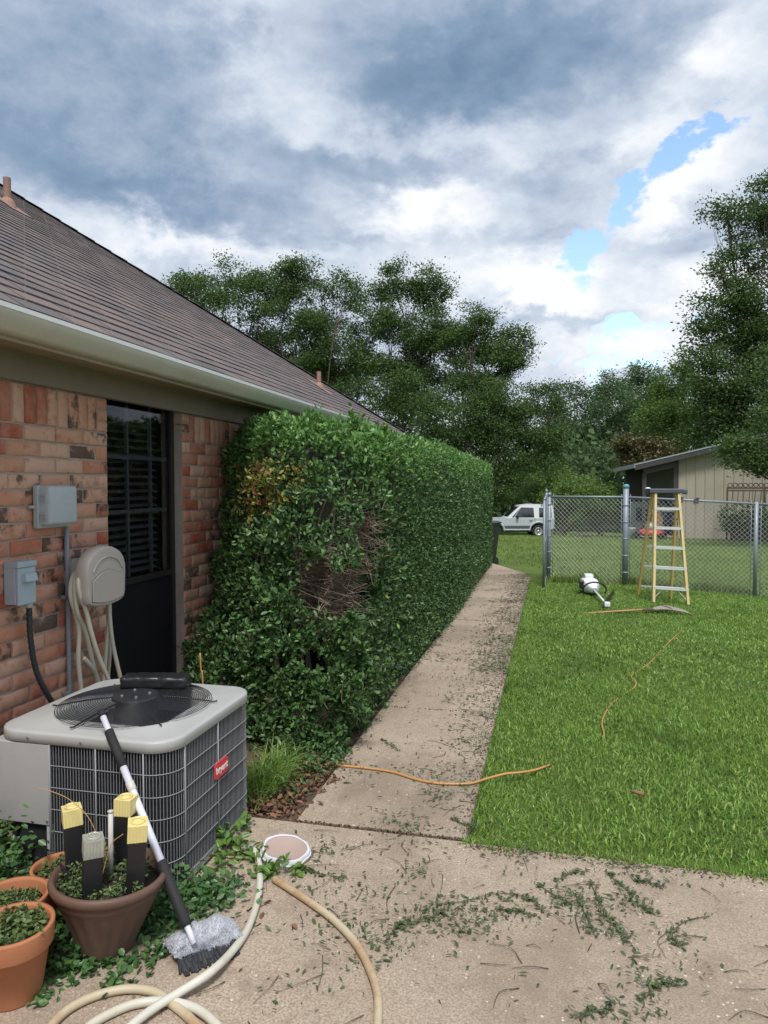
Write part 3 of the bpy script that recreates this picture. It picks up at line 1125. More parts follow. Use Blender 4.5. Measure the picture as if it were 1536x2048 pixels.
def build_window():
    XF = -2.512
    w = MB()
    y0, y1, z0, z1 = OP0 + .003, OP1 - .003, OPZ, SOLD_T + .05
    fw_ = .034
    for a, b in (((XF - .05, y0, z0), (XF, y0 + fw_, z1)), ((XF - .05, y1 - fw_, z0), (XF, y1, z1)), ((XF - .05, y0 + fw_, z0), (XF, y1 - fw_, z0 + fw_))):
        w.box(a, b)
    win = w.build('window', 'bronze_frame', house, bevel=.003)
    win['label'] = 'tall dark window, slatted blind above and insect screen below'
    MB().box((XF - .045, y0 + fw_, .985), (XF - .004, y1 - fw_, 1.022)).build('meeting_rail', 'bronze_frame', win, bevel=.003)
    MB().box((XF - .03, y0 + fw_, z0 + fw_), (XF - .022, y1 - fw_, .985)).build('insect_screen', 'screen_mesh', win)
    MB().box((XF - .024, y0 + fw_, 1.022), (XF - .020, y1 - fw_, z1)).build('pane', 'window_glass', win)
    for yy in (3.925, 4.185):
        MB().box((XF - .058, yy - .010, 1.022), (XF - .040, yy + .010, z1)).build('muntin', 'muntin_paint', win)
    for zz in (1.43, 1.765):
        MB().box((XF - .0585, y0 + fw_, zz - .012), (XF - .0395, y1 - fw_, zz + .012)).build('muntin', 'muntin_paint', win)
    me = None
    zz = 1.05
    while zz < 2.05:
        if me is None:
            s = MB().box((XF - .115, y0 + .05, zz - .0012), (XF - .072, y1 - .09, zz + .0012), rot=Matrix.Rotation(R(24), 4, 'Y')).build('blind_slat', 'blind_slat', win)
            me, base = s, zz
        else:
            c = me.copy()
            COL.objects.link(c)
            c.location.z += zz - base
        zz += .046
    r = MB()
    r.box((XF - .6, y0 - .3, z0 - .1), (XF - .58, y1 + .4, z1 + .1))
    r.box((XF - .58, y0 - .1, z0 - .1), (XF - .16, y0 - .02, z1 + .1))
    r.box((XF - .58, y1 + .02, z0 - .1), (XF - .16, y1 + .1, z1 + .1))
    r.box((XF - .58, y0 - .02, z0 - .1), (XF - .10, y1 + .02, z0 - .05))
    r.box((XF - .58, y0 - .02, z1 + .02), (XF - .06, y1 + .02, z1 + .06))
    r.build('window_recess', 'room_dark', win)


build_window()


# ================================================================== HEDGE
HOLLOW = [(np.array([-1.31, 4.44, .94]), np.array([.27, .44, .235])), (np.array([-1.21, 4.66, 1.27]), np.array([.13, .36, .20])), (np.array([-1.99, 4.42, 1.37]), np.array([.15, .2, .10]))]


def hedge_sdf(P):
    X, Y, Z = P[:, 0], P[:, 1], P[:, 2]
    # front face leans back, more so at the right
    yf = 3.98 + .24 * np.clip(Z - .25, 0, 3) + .38 * sstep(1.2, 2.0, Z) * sstep(-2.1, -1.25, X) + .48 * sstep(-1.75, -2.35, X) * sstep(.2, .9, Z) + .1 * sstep(-1.6, -2.3, X)
    hx0, hx1 = -2.40, -1.165 + .035 * np.sin(Y * .9) + .0 * Z
    cx, hx = (hx0 + hx1) / 2, (hx1 - hx0) / 2
    yb = 14.15
    cy, hy = (yf + yb) / 2, (yb - yf) / 2
    top = 2.03 + .02 * np.sin(Y * 1.7)
    cz, hz = (top - .0) / 2, top / 2 + .0
    r = .17
    qx = np.abs(X - cx) - hx + r
    qy = np.abs(Y - cy) - hy + r
    qz = np.abs(Z - cz) - hz + r * (Z > cz)
    # tight upright corners, softer shoulders
    k = .06
    px_, py_ = qx - (r - k), qy - (r - k)
    dh = np.sqrt(np.maximum(px_, 0) ** 2 + np.maximum(py_, 0) ** 2) + np.minimum(np.maximum(px_, py_), 0) - k
    ph = dh + r
    d = np.sqrt(np.maximum(ph, 0) ** 2 + np.maximum(qz, 0) ** 2) + np.minimum(np.maximum(ph, qz), 0) - r
    near = sstep(6.0, 4.6, Y)
    d = d + lump(P, 5.0, 3) * (.012 + .060 * near) + lump(P, 13, 5) * (.007 + .035 * near)
    for c, rad in HOLLOW:
        e = (np.linalg.norm((P - c) / rad, axis=1) - 1) * rad.min()
        d = np.maximum(d, -e)
    return d


def grad(P):
    e = .01
    g = np.stack([hedge_sdf(P + v) - hedge_sdf(P - v) for v in np.eye(3) * e], 1) / (2 * e)
    return unit(g)


def build_hedge():
    hedge = empty('hedge', (-1.8, 5, 0), 'tall clipped evergreen hedge along the walk with a bare twiggy hollow', 'hedge')
    # dark solid core well behind the leaves, painted as the shade in their gaps
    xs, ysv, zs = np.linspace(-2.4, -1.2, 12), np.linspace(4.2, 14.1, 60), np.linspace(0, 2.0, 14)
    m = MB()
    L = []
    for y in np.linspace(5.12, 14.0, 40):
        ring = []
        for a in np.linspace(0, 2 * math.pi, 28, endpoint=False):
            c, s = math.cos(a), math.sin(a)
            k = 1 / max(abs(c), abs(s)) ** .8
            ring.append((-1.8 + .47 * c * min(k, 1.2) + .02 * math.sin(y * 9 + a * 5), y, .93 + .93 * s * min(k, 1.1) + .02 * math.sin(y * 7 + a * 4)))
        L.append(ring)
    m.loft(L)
    m.build('shade_core', 'hedge_shade', hedge, smooth=True)
    n = 470000
    lo, hi = np.array([-2.55, 4.0, .02]), np.array([-1.0, 14.35, 2.2])
    # more candidates close by
    Y = 4.0 + 10.3 * RNG.random(n) ** 1.75
    P = np.stack([RNG.uniform(lo[0], hi[0], n), Y, RNG.uniform(lo[2], hi[2], n)], 1)
    d = hedge_sdf(P)
    k = np.abs(d) < .14
    P, d = P[k], d[k]
    for _ in range(3):
        g = grad(P)
        P = P - g * hedge_sdf(P)[:, None]
    N = grad(P)
    k = (np.abs(hedge_sdf(P)) < .03) & (P[:, 2] > .0) & (N[:, 2] > -.55) & (P[:, 0] > -2.44)
    # nothing is seen of the side against the wall far along
    k &= ~((N[:, 0] < -.6) & (P[:, 1] > 5.2)) & ~(N[:, 1] > .8)
    inh = np.zeros(len(P), bool)
    for c, rad in HOLLOW[:2]:
        inh |= np.linalg.norm((P - c) / (rad * 1.03), axis=1) < 1
    k &= (~inh) | (RNG.random(len(P)) < .02)
    h3 = np.linalg.norm((P - HOLLOW[2][0]) / (HOLLOW[2][1] * 1.03), axis=1) < 1
    k &= (~h3) | (RNG.random(len(P)) < .25)
    P, N = P[k], N[k]
    print('hedge leaves', len(P))
    n = len(P)
    near = sstep(6.5, 4.6, P[:, 1])
    depth = RNG.random(n) ** 1.6 * (.035 + .115 * near)
    out = RNG.random(n) < .10 + .05 * near
    P = P - N * depth[:, None] + N * (out * RNG.uniform(0, .045, n))[:, None]
    D = unit(N * RNG.uniform(.1, 1.1, n)[:, None] + RNG.normal(0, .65, (n, 3)) + np.array([0, 0, .35]))
    L = RNG.uniform(.019, .044, n) * (1 + .25 * near * RNG.random(n)) * (1 + .2 * sstep(8, 13, P[:, 1]))
    up = unit(N + RNG.normal(0, .5, (n, 3)))
    V, q = leaf_arrays(P, D, up, L, L * RNG.uniform(.45, .6, n), .12, .16)
    # new growth on the shoulders and top; a yellowed patch by the wall
    young = (sstep(1.50, 1.95, P[:, 2] + .10 * lump(P, 6, 8)) * .9 + .05 + .1 * (out > 0) + .5 * sstep(.32, .1, np.linalg.norm((P - np.array([-1.25, 5.0, 1.62])) / [1, 1, 1.2], axis=1))) > RNG.random(n)
    patch = np.linalg.norm((P - np.array([-2.10, 4.45, 1.56])) / np.array([.42, .6, .27]), axis=1)
    patch2 = np.linalg.norm((P - np.array([-1.80, 4.5, 1.60])) / np.array([.3, .4, .22]), axis=1)
    yel = (RNG.random(n) < .75 * sstep(1.15, .55, patch)) | (RNG.random(n) < .35 * sstep(1.1, .6, patch2)) | (RNG.random(n) < .003)
    mi = np.where(yel, 2, np.where(young, 1, 0))
    fastmesh('foliage', V, q, None, hedge, kind='stuff', mats=['hedge_leaf', 'hedge_leaf_young', 'hedge_leaf_yellow'], midx=np.repeat(mi, 2))
    # sprigs that the shears missed stand out from the face
    k = RNG.choice(np.flatnonzero((P[:, 1] < 5.6) | ((P[:, 1] < 8) & (P[:, 2] > 1.9))), 800, replace=False)
    SP, SD, SM, sprig = [], [], [], MB()
    for i in k:
        b = P[i]
        dr = unit(N[i] + RNG.normal(0, .45, 3) + [0, 0, .5])
        ln = RNG.uniform(.03, .10)
        sprig.tube([b - dr * .04, b + dr * ln], [.0014, .0008], 4, False)
        for j in range(RNG.integers(5, 11)):
            f = RNG.uniform(.1, 1.0)
            SP.append(b + dr * ln * f)
            SD.append(dr * .5 + RNG.normal(0, .7, 3))
            SM.append(1 if (RNG.random() < .25 + .5 * (b[2] > 1.7)) else 0)
    SP, SD = np.array(SP), np.array(SD)
    ls = RNG.uniform(.022, .05, len(SP))
    V, q = leaf_arrays(SP, SD, unit(RNG.normal(0, .6, SP.shape) + [0, 0, 1]), ls, ls * RNG.uniform(.42, .58, len(SP)), .12, .16)
    fastmesh('stray_sprigs', V, q, None, hedge, kind='stuff', mats=['hedge_leaf', 'hedge_leaf_young'], midx=np.repeat(np.array(SM), 2))
    sprig.build('sprig_stems', 'twig', hedge, kind='stuff')
    # bare twigs in the hollow
    tw = MB()
    for i in range(430):
        c, rad = HOLLOW[0] if i % 4 else HOLLOW[1]
        a = np.array([c[0] - .9 * rad[0] - .15 * random.random(), c[1] + random.uniform(.0, .3), c[2] + random.uniform(-1.1, 1.0) * rad[2]])
        b = np.array([c[0] + random.uniform(-.05, .15), c[1] + random.uniform(-.34, .10), a[2] + random.uniform(-.10, .10)])
        mid = (a + b) / 2 + np.random.normal(0, .025, 3)
        pth = spline([a, mid, b], 6)
        r0 = random.uniform(.0012, .0028)
        tw.tube(pth, np.linspace(r0 * 1.5, r0 * .5, len(pth)), 4, False)
        for _ in range(2):
            s = pth[random.randrange(2, len(pth))]
            e = s + np.random.normal(0, .04, 3) + unit(b - a) * .05
            tw.tube([s, (s + e) / 2 + np.random.normal(0, .006, 3), e], [r0 * .7, r0 * .6, r0 * .35], 4, False)
    for i in range(26):          # stems and limbs
        x = random.uniform(-2.2, -1.35)
        y = random.uniform(5.0, 5.4)
        p = [np.array([x, y, 0]), np.array([x + random.uniform(-.1, .1), y - .05, .7]), np.array([x * .8 - .36 + random.uniform(-.1, .1), y - random.uniform(0, .2), 1.25]), np.array([x * .8 - .36 + random.uniform(-.12, .12), y - random.uniform(0, .1), 1.6])]
        pth = spline(p, 14)
        tw.tube(pth, np.linspace(.013, .004, len(pth)), 6, False)
    tw.build('bare_twigs', 'twig', hedge, kind='stuff')


build_hedge()


# ================================================================== LOOSE LEAVES AND PLANTS
def build_clippings():
    """trimmings dropped on the walk and the patio: leaves and bits of stem"""
    C = []
    for u, v, sp, n in [(700, 1540, .10, 50), (860, 1545, .11, 70), (870, 1595, .09, 70), (800, 1645, .08, 55), (830, 1668, .10, 80), (945, 1660, .05, 40), (650, 1705, .06, 40),
                        (600, 1700, .08, 30), (655, 1770, .08, 40), (760, 1790, .1, 20), (830, 1742, .04, 26), (740, 1800, .06, 25), (880, 1820, .07, 60), (830, 1850, .09, 55), (920, 1835, .08, 75), (975, 1840, .07, 50),
                        (780, 1880, .09, 45), (690, 1845, .05, 35), (910, 1860, .05, 40), (1000, 1820, .06, 24), (1130, 1790, .06, 45), (1165, 1815, .06, 60), (1185, 1850, .05, 40), (1250, 1800, .05, 45), (1240, 1870, .03, 30),
                        (1270, 1815, .04, 20), (1340, 1870, .04, 26), (1285, 1960, .05, 30), (1290, 2030, .05, 30), (1210, 2035, .05, 22), (1280, 1920, .03, 12), (1390, 1930, .05, 14), (680, 1920, .07, 22), (640, 1865, .08, 22), (760, 1930, .06, 10),
                        (610, 1990, .08, 14), (745, 1890, .03, 16), (1020, 1720, .08, 26), (1210, 1735, .07, 40), (1290, 1738, .1, 60), (1050, 1700, .07, 40), (880, 1275, .06, 16), (890, 1318, .12, 50), (860, 1290, .05, 60)]:
        C.append((gnd(u, v)[:2], sp, n))
    P = []
    for c, sp, n in C:
        n = int(n * 1.5)
        P.append(np.column_stack([RNG.normal(c[0], sp, n), RNG.normal(c[1], sp * .8, n)]))
    # swept along the grass edge of the walk
    for k in range(190):
        y = 3.6 + 9.3 * RNG.random() ** 1.1
        x = WR - abs(RNG.normal(.03, .19))
        n = int(RNG.integers(8, 50))
        P.append(np.column_stack([RNG.normal(x, .085, n), RNG.normal(y, .10, n)]))
    P.append(np.column_stack([RNG.uniform(WL, WR, 500), RNG.uniform(3.2, 13, 500)]))
    P.append(np.column_stack([RNG.uniform(-1.3, 1.0, 260), RNG.uniform(1.3, 3.1, 260)]))
    P.append(np.column_stack([RNG.normal(WL + .0, .04, 1500), RNG.uniform(4.0, 13, 1500)]))
    P = np.concatenate(P)
    P = P[(P[:, 0] < WR + .02) | (P[:, 1] < 3.16)]
    n = len(P)
    Z = np.where(P[:, 1] > 3.15, -.012 * (P[:, 1] - 3) / 9, 0) + RNG.random(n) ** 2 * .018 + .002
    P = np.column_stack([P, Z])
    a = RNG.uniform(0, 6.283, n)
    D = np.stack([np.cos(a), np.sin(a), RNG.normal(.0, .18, n)], 1)
    N = unit(np.stack([RNG.normal(0, .35, n), RNG.normal(0, .35, n), np.ones(n)], 1))
    L = RNG.uniform(.008, .027, n) * (1 + .4 * (P[:, 1] > 6))
    P[:, 2] += np.maximum(0, -D[:, 2] * L)
    V, q = leaf_arrays(P, D, N, L * RNG.uniform(.8, 1.4, n), L * RNG.uniform(.10, .50, n), .0, .2)
    fastmesh('hedge_clippings', V, q, 'clipping_leaf', kind='stuff', label='green hedge clippings scattered over walk and patio')
    # cut stems
    m = MB()
    stems = []
    for line in ([(1005, 1788), (1060, 1800), (1090, 1828)], [(1075, 1770), (1120, 1800), (1165, 1815)], [(1150, 1790), (1170, 1830), (1190, 1875)], [(1180, 1765), (1195, 1800), (1205, 1835)], [(1210, 1745), (1245, 1775), (1275, 1800)],
                 [(1205, 1830), (1235, 1850), (1245, 1885)], [(1260, 1800), (1290, 1820), (1315, 1830)], [(1420, 1835), (1370, 1845), (1345, 1870), (1350, 1890), (1370, 1893)], [(880, 1810), (930, 1805), (985, 1790), (1030, 1808)], [(990, 1820), (1030, 1825), (1070, 1835)],
                 [(1365, 1960), (1340, 1975), (1295, 1972)], [(1150, 2040), (1180, 2028), (1230, 2018)], [(1340, 1955), (1300, 1990), (1280, 2005)], [(800, 1860), (850, 1840), (900, 1820)], [(770, 1890), (790, 1860), (820, 1840)], [(1110, 1765), (1140, 1750), (1170, 1745)],
                 [(1270, 1762), (1300, 1768), (1330, 1775)], [(600, 1740), (640, 1750), (690, 1760)], [(900, 1640), (930, 1650), (960, 1655)], [(760, 1480), (780, 1490), (800, 1505)]):
        stems.append([gnd(u, v) + np.array([0, 0, .006]) for u, v in line])
    for i in range(420):
        if i < 260:
            c = np.array([WR - abs(RNG.normal(.05, .2)), RNG.uniform(3.3, 13), .0])
        else:
            c = np.array([RNG.uniform(-1.2, .9), RNG.uniform(1.4, 3.1), .004])
            if RNG.random() < .35:
                continue
        a, l = RNG.uniform(0, 6.28), RNG.uniform(.02, .09)
        d = np.array([math.cos(a), math.sin(a), 0])
        s = np.array([-d[1], d[0], 0])
        stems.append([c - d * l, c + s * RNG.normal(0, .2) * l + np.array([0, 0, .006]), c + d * l])
    Vl, Dl = [], []
    for st in stems:
        p = spline(st, 10)
        m.tube(p, np.linspace(.0018, .0008, len(p)), 4, False)
    m.build('cut_stems', 'cut_stem', None, kind='stuff', label='brown cut stems lying over the concrete')
    # little leaves on the long stems
    P = []
    for st in stems[:20]:
        p = spline(st, 40)
        P.append(p[RNG.integers(0, len(p), 46)] + RNG.normal(0, .006, (46, 3)) * [1, 1, .3])
    P = np.concatenate(P)
    P[:, 2] = np.maximum(P[:, 2], .004)
    n = len(P)
    a = RNG.uniform(0, 6.283, n)
    D = np.stack([np.cos(a), np.sin(a), RNG.uniform(0, .5, n)], 1)
    L = RNG.uniform(.010, .028, n)
    V, q = leaf_arrays(P, D, np.tile([0, 0, 1.], (n, 1)) + RNG.normal(0, .3, (n, 3)), L, L * .35)
    fastmesh('stem_leaves', V, q, 'clipping_leaf', kind='stuff', label='small leaves along the cut stems on the patio')


build_clippings()


def leaf_patch(name, mat, spots, label, lmin, lmax, aspect=.6, zmax=.05, kind='stuff', parent=None, stems=True):
    P = []
    for x, y, sx, sy, z0, zs, n in spots:
        P.append(np.column_stack([RNG.normal(x, sx, n), RNG.normal(y, sy, n), z0 + np.abs(RNG.normal(0, zs, n))]))
    P = np.concatenate(P)
    n = len(P)
    D = unit(RNG.normal(0, 1, (n, 3)) * [1, 1, .45] + [0, 0, .25])
    N = unit(RNG.normal(0, .45, (n, 3)) + [0, 0, 1])
    L = RNG.uniform(lmin, lmax, n)
    V, q = leaf_arrays(P, D, N, L, L * aspect)
    o = fastmesh(name, V, q, mat, parent, kind=kind)
    if label:
        o['label'] = label
    return o


g = lambda u, v, z=0: tuple(gnd(u, v, z)[:2])
leaf_patch('ground_ivy', 'ivy_leaf', [(*g(130, 1880), .06, .05, .005, .035, 240), (*g(150, 1935), .05, .035, .004, .015, 130), (*g(100, 1940), .05, .03, .004, .02, 90), (*g(300, 1850), .06, .07, .004, .03, 260), (*g(310, 1920), .015, .06, .003, .008, 50),
                                      (*g(245, 1950), .02, .06, .003, .008, 45), (*g(400, 1810), .06, .08, .004, .03, 260), (*g(350, 1790), .05, .05, .004, .05, 200), (*g(440, 1790), .05, .05, .003, .02, 120), (*g(90, 1990), .02, .03, .003, .008, 25),
                                      (*g(200, 1925), .05, .02, .003, .01, 60), (-2.15, 2.3, .07, .06, .0, .12, 700), (-2.0, 2.25, .07, .05, .0, .10, 450), (-2.3, 2.45, .06, .12, 0, .12, 500), (*g(20, 1640), .06, .06, .02, .06, 150)],
           'dark green ivy creeping round the pots and air conditioner', .020, .036, .72)
def joint_dirt():
    rows = []
    for y, n in ((3.144, 900), (4.95, 120), (6.65, 120), (8.35, 260), (10.05, 120)):
        rows.append(np.column_stack([RNG.uniform(-1.45 if y < 3.2 else WL, WR, n), RNG.normal(y, .008, n), np.full(n, -.004) + RNG.random(n) * .006]))
    n = 700
    rows.append(np.column_stack([RNG.uniform(WR, 1.6, n), RNG.normal(3.105, .025, n), RNG.random(n) * .006]))
    n = 1400
    rows.append(np.column_stack([WR - np.abs(RNG.normal(0, .03, n)), RNG.uniform(3.2, 12, n), RNG.random(n) * .006]))
    P = np.concatenate(rows)
    n = len(P)
    a = RNG.uniform(0, 6.28, n)
    L = RNG.uniform(.005, .016, n)
    V, q = leaf_arrays(P, np.stack([np.cos(a), np.sin(a), 0 * a], 1), np.tile([0, 0, 1.0], (n, 1)) + RNG.normal(0, .3, (n, 3)), L, L * .6)
    fastmesh('joint_debris', V, q, 'mulch_soil', kind='stuff', label='dark soil crumbs in the slab joints and along the lawn edge')


joint_dirt()
leaf_patch('sprouting_leaves', 'fresh_leaf', [(*g(455, 1700), .03, .05, .01, .04, 55), (*g(490, 1715), .03, .03, .006, .03, 36), (*g(540, 1750), .035, .025, .006, .02, 55), (*g(600, 1745), .02, .02, .006, .01, 14), (*g(440, 1740), .02, .03, .006, .03, 30), (*g(480, 1660), .02, .04, .0, .04, 30)],
           'bright green clipped leaves round the hose end', .034, .055, .5)
leaf_patch('dead_leaves', 'dead_leaf', [(-1.40, 3.35, .10, .10, -.02, .015, 420), (-1.35, 3.65, .09, .14, -.02, .015, 380), (-1.22, 3.75, .06, .14, -.01, .012, 160), (-1.5, 3.3, .12, .06, -.02, .02, 160), (*g(520, 1790), .12, .08, .003, .006, 14), (*g(470, 1850), .1, .06, .003, .006, 10)],
           'brown dead leaves in the bed by the walk', .02, .045, .5)
leaf_patch('bed_weeds', 'ivy_leaf', [(-1.38, 3.42, .07, .06, -.01, .05, 120), (-1.28, 3.75, .06, .1, -.01, .04, 150), (-1.45, 3.7, .08, .15, -.01, .09, 260), (-1.55, 3.95, .12, .06, 0, .15, 300), (-1.2, 3.85, .04, .12, 0, .03, 90)],
           'green weeds in the bed beside the air conditioner', .022, .042, .5)


def weeds_blades():
    n = 900
    X = RNG.normal(-1.47, .05, n)
    Y = RNG.normal(3.5, .12, n)
    V, q = blade_arrays(np.stack([X, Y, np.full(n, -.02)], 1), unit(np.stack([RNG.normal(.4, 1, n), RNG.normal(-.3, 1, n), np.zeros(n)], 1)), RNG.uniform(.08, .24, n), RNG.uniform(.0018, .0035, n), RNG.uniform(.3, 1.1, n))
    fastmesh('long_grass', V, q, 'grass_blade', kind='stuff', label='long grass tuft beside the air conditioner')


weeds_blades()


# ================================================================== THINGS ON THE WALL
def build_wall_things():
    # telephone box
    t = empty('utility_box', (WALLX, 3.08, 1.36), 'light grey plastic utility box on the brick wall with conduit below', 'utility box')
    y0, y1, z0, z1 = 2.972, 3.186, 1.398, 1.592
    xb, xf = WALLX + .004, -2.36
    MB().box((xb, y0 - .012, z0 - .015), (xb + .03, y1 + .004, z1 + .002)).build('back_box', 'utility_grey', t, bevel=.006)
    L = [rrect(0, 0, 0, 0, 0, 0)]
    cv = MB()
    for x, ins, r in ((xb + .0301, 0, .014), (xf - .012, .002, .014), (xf - .003, .008, .014), (xf, .016, .012)):
        rr = rrect((y0 + y1) / 2, (z0 + z1) / 2, (y1 - y0) / 2 - ins, (z1 - z0) / 2 - ins, r, 0)
        L.append([(x, p[0], p[1]) for p in rr])
    cv.loft(L[1:], (False, True))
    cover = cv.build('cover', 'utility_grey', t, smooth=True, bevel=0)
    for z in (1.545, 1.53, 1.515, 1.455, 1.44, 1.425):
        MB().box((xb + .034, y0 - .006, z - .003), (xf - .02, y0 + .0005, z + .003)).build('hinge_rib', 'utility_grey', t)
    MB().box((xb, y0 - .045, 1.482), (xb + .02, y0 - .012, 1.497)).build('mounting_tab', 'utility_grey', t, bevel=.003)
    MB().box((xf + .0003, 3.09, 1.530), (xf + .0015, 3.135, 1.533)).box((xf + .0003, 3.09, 1.497), (xf + .0015, 3.13, 1.499)).build('embossed_mark', 'disconnect_paint', cover)
    MB().tube([(WALLX + .018, 3.185, z0 - .016), (WALLX + .018, 3.187, .9), (WALLX + .018, 3.192, .2), (WALLX + .018, 3.192, -.02)], .0125, 12).build('conduit', 'conduit_pvc', t, smooth=True)
    for z in (1.02, .52):
        MB().box((WALLX + .002, 3.15, z - .009), (WALLX + .034, 3.172, z + .009)).build('conduit_clip', 'galvanised', t, bevel=.002)

    # disconnect switch of the air conditioner
    t = empty('disconnect_box', (WALLX, 2.82, 1.05), 'blue grey metal switch box with black flexible conduit to the air conditioner', 'switch box')
    y0, y1, z0, z1 = 2.765, 2.884, 1.045, 1.235
    MB().box((WALLX + .003, y0, z0), (-2.385, y1, z1)).build('housing', 'disconnect_paint', t, bevel=.004)
    MB().box((WALLX + .01, y0 - .003, z1 - .02), (-2.366, y1 + .003, z1 + .008)).build('lid_hood', 'disconnect_paint', t, bevel=.004)
    fr = MB()
    fr.box((-2.3848, y0 + .002, z0 - .004), (-2.371, y1 - .001, z1 - .021))
    f = fr.build('front_cover', 'disconnect_paint', t, bevel=.004)
    h = MB()
    h.raw([(-2.3708, y0 + .025, 1.145), (-2.3708, y1 - .012, 1.145), (-2.345, y1 - .014, 1.148), (-2.345, y0 + .027, 1.148), (-2.3708, y0 + .025, 1.19), (-2.3708, y1 - .012, 1.19), (-2.352, y1 - .016, 1.184), (-2.352, y0 + .029, 1.184)],
          [(0, 3, 2, 1), (4, 5, 6, 7), (3, 7, 6, 2), (0, 4, 7, 3), (1, 2, 6, 5)])
    h.build('finger_grip', 'disconnect_paint', f, bevel=.004)
    MB().tube([(-2.40, 2.868, z0 - .028), (-2.40, 2.868, z0 + .01)], .016, 12).build('connector', 'pvc_white', t, smooth=True)
    p = spline([(-2.40, 2.868, z0 - .02), (-2.40, 2.875, .86), (-2.39, 2.90, .70), (-2.36, 2.95, .56), (-2.33, 3.0, .46), (-2.3, 3.05, .36), (-2.26, 3.1, .3)], 110)
    r = .0135 + .0013 * np.sin(np.arange(len(p)) * 2.1)
    MB().tube(p, r, 10).build('flexible_conduit', 'black_conduit', t, smooth=True)

    # hose hanger and the hose on it
    t = empty('hose_hanger', (WALLX, 3.26, .97), 'taupe plastic hose hanger with rounded door beside the dark window', 'hose hanger')
    yc, zc = 3.268, 1.118

    def outline(k, x, off=0.0):
        pts = []
        hw = .168 * k
        for a in np.linspace(0, math.pi, 17):          # arched top
            pts.append((x, yc + hw * math.cos(a), 1.135 + .142 * k * math.sin(a) ** .8))
        for a in np.linspace(0, 1, 5)[1:]:
            pts.append((x, yc - hw + .006 * a, 1.135 - .115 * a * k))
        for a in np.linspace(0, math.pi, 11)[1:-1]:
            pts.append((x, yc - (hw - .012) * math.cos(a), 1.02 - .052 * k * math.sin(a) ** .6))
        for a in np.linspace(1, 0, 5)[:-1]:
            pts.append((x, yc + hw - .006 * a, 1.135 - .115 * a * k))
        return pts
    body = MB().loft([outline(.97, -2.325), outline(1.0, -2.315), outline(1.0, -2.268), outline(.96, -2.254), outline(.86, -2.250)], (True, True))
    bo = body.build('face_plate', 'hanger_plastic', t, smooth=False, bevel=.003)
    # raised lower door with curved head
    d = []
    for x, k in ((-2.2505, 1.0), (-2.244, .985)):
        pts = []
        for a in np.linspace(0, 1, 13):
            yy = yc + .135 * k * (1 - 2 * a)
            pts.append((x, yy, 1.105 + .05 * k * (1 - (2 * a - 1) ** 2)))
        for a in np.linspace(0, 1, 9):
            yy = yc - .135 * k * (1 - 2 * a)
            pts.append((x, yy, 1.005 - .018 * k * (1 - (2 * a - 1) ** 2)))
        d.append(pts)
    MB().loft(d, (False, True)).build('storage_door', 'hanger_plastic', bo, bevel=.002)
    plain('hanger_gap', (.07, .06, .055), .8)
    o_ = [np.array(p) + [.0008, 0, 0] for p in d[0]]
    MB().tube(o_ + [o_[0]], .0022, 5).build('door_gap', 'hanger_gap', bo, smooth=True)
    arch = spline([(-2.249, yc - .125, 1.15), (-2.249, yc - .08, 1.20), (-2.249, yc, 1.222), (-2.249, yc + .08, 1.2), (-2.249, yc + .125, 1.15)], 30)
    MB().tube(arch, .004, 6).build('arched_rib', 'hanger_plastic', bo, smooth=True)
    dr = MB()
    dr.lathe((WALLX + .002, yc, 1.12), [(.09, 0), (.09, .01), (.075, .012), (.075, .125)], 24, tilt=Matrix.Rotation(R(90), 4, 'Y'))
    dr.build('hose_drum', 'hanger_plastic', t, smooth=False)
    hose = MB()

    def strand(*px):
        return spline([atX(u, v, x) for u, v, x in px], 46)
    S = [strand((180, 1140, -2.33), (160, 1138, -2.35), (145, 1155, -2.36), (141, 1190, -2.36), (150, 1225, -2.36), (158, 1262, -2.37), (157, 1320, -2.38), (163, 1385, -2.38), (166, 1420, -2.38)),
         strand((190, 1134, -2.33), (168, 1137, -2.34), (152, 1148, -2.345), (150, 1180, -2.34), (155, 1225, -2.34), (170, 1262, -2.36), (184, 1320, -2.37), (194, 1365, -2.37), (196, 1410, -2.37)),
         strand((190, 1142, -2.31), (170, 1145, -2.31), (157, 1160, -2.305), (160, 1190, -2.30), (172, 1222, -2.30), (184, 1270, -2.30), (200, 1320, -2.30), (218, 1362, -2.29), (232, 1400, -2.29)),
         strand((218, 1190, -2.34), (219, 1230, -2.34), (213, 1290, -2.35), (208, 1350, -2.36), (204, 1400, -2.36)),
         strand((215, 1190, -2.36), (217, 1235, -2.36), (219, 1300, -2.37), (216, 1350, -2.37), (208, 1400, -2.37)),
         strand((218, 1190, -2.33), (220, 1240, -2.33), (226, 1290, -2.32), (240, 1352, -2.31), (252, 1400, -2.3)),
         strand((167, 1316, -2.37), (180, 1330, -2.36), (192, 1350, -2.36), (200, 1380, -2.36), (205, 1420, -2.36))]
    hz = empty('hanging_hose', (-2.35, 3.25, .4), 'cream garden hose looped over the taupe wall hanger', 'hose')
    for i, s in enumerate(S):
        MB().tube(s, .0115 if i != 6 else .0125, 10).build('hose_strand', 'hose_rubber', hz, smooth=True)


build_wall_things()


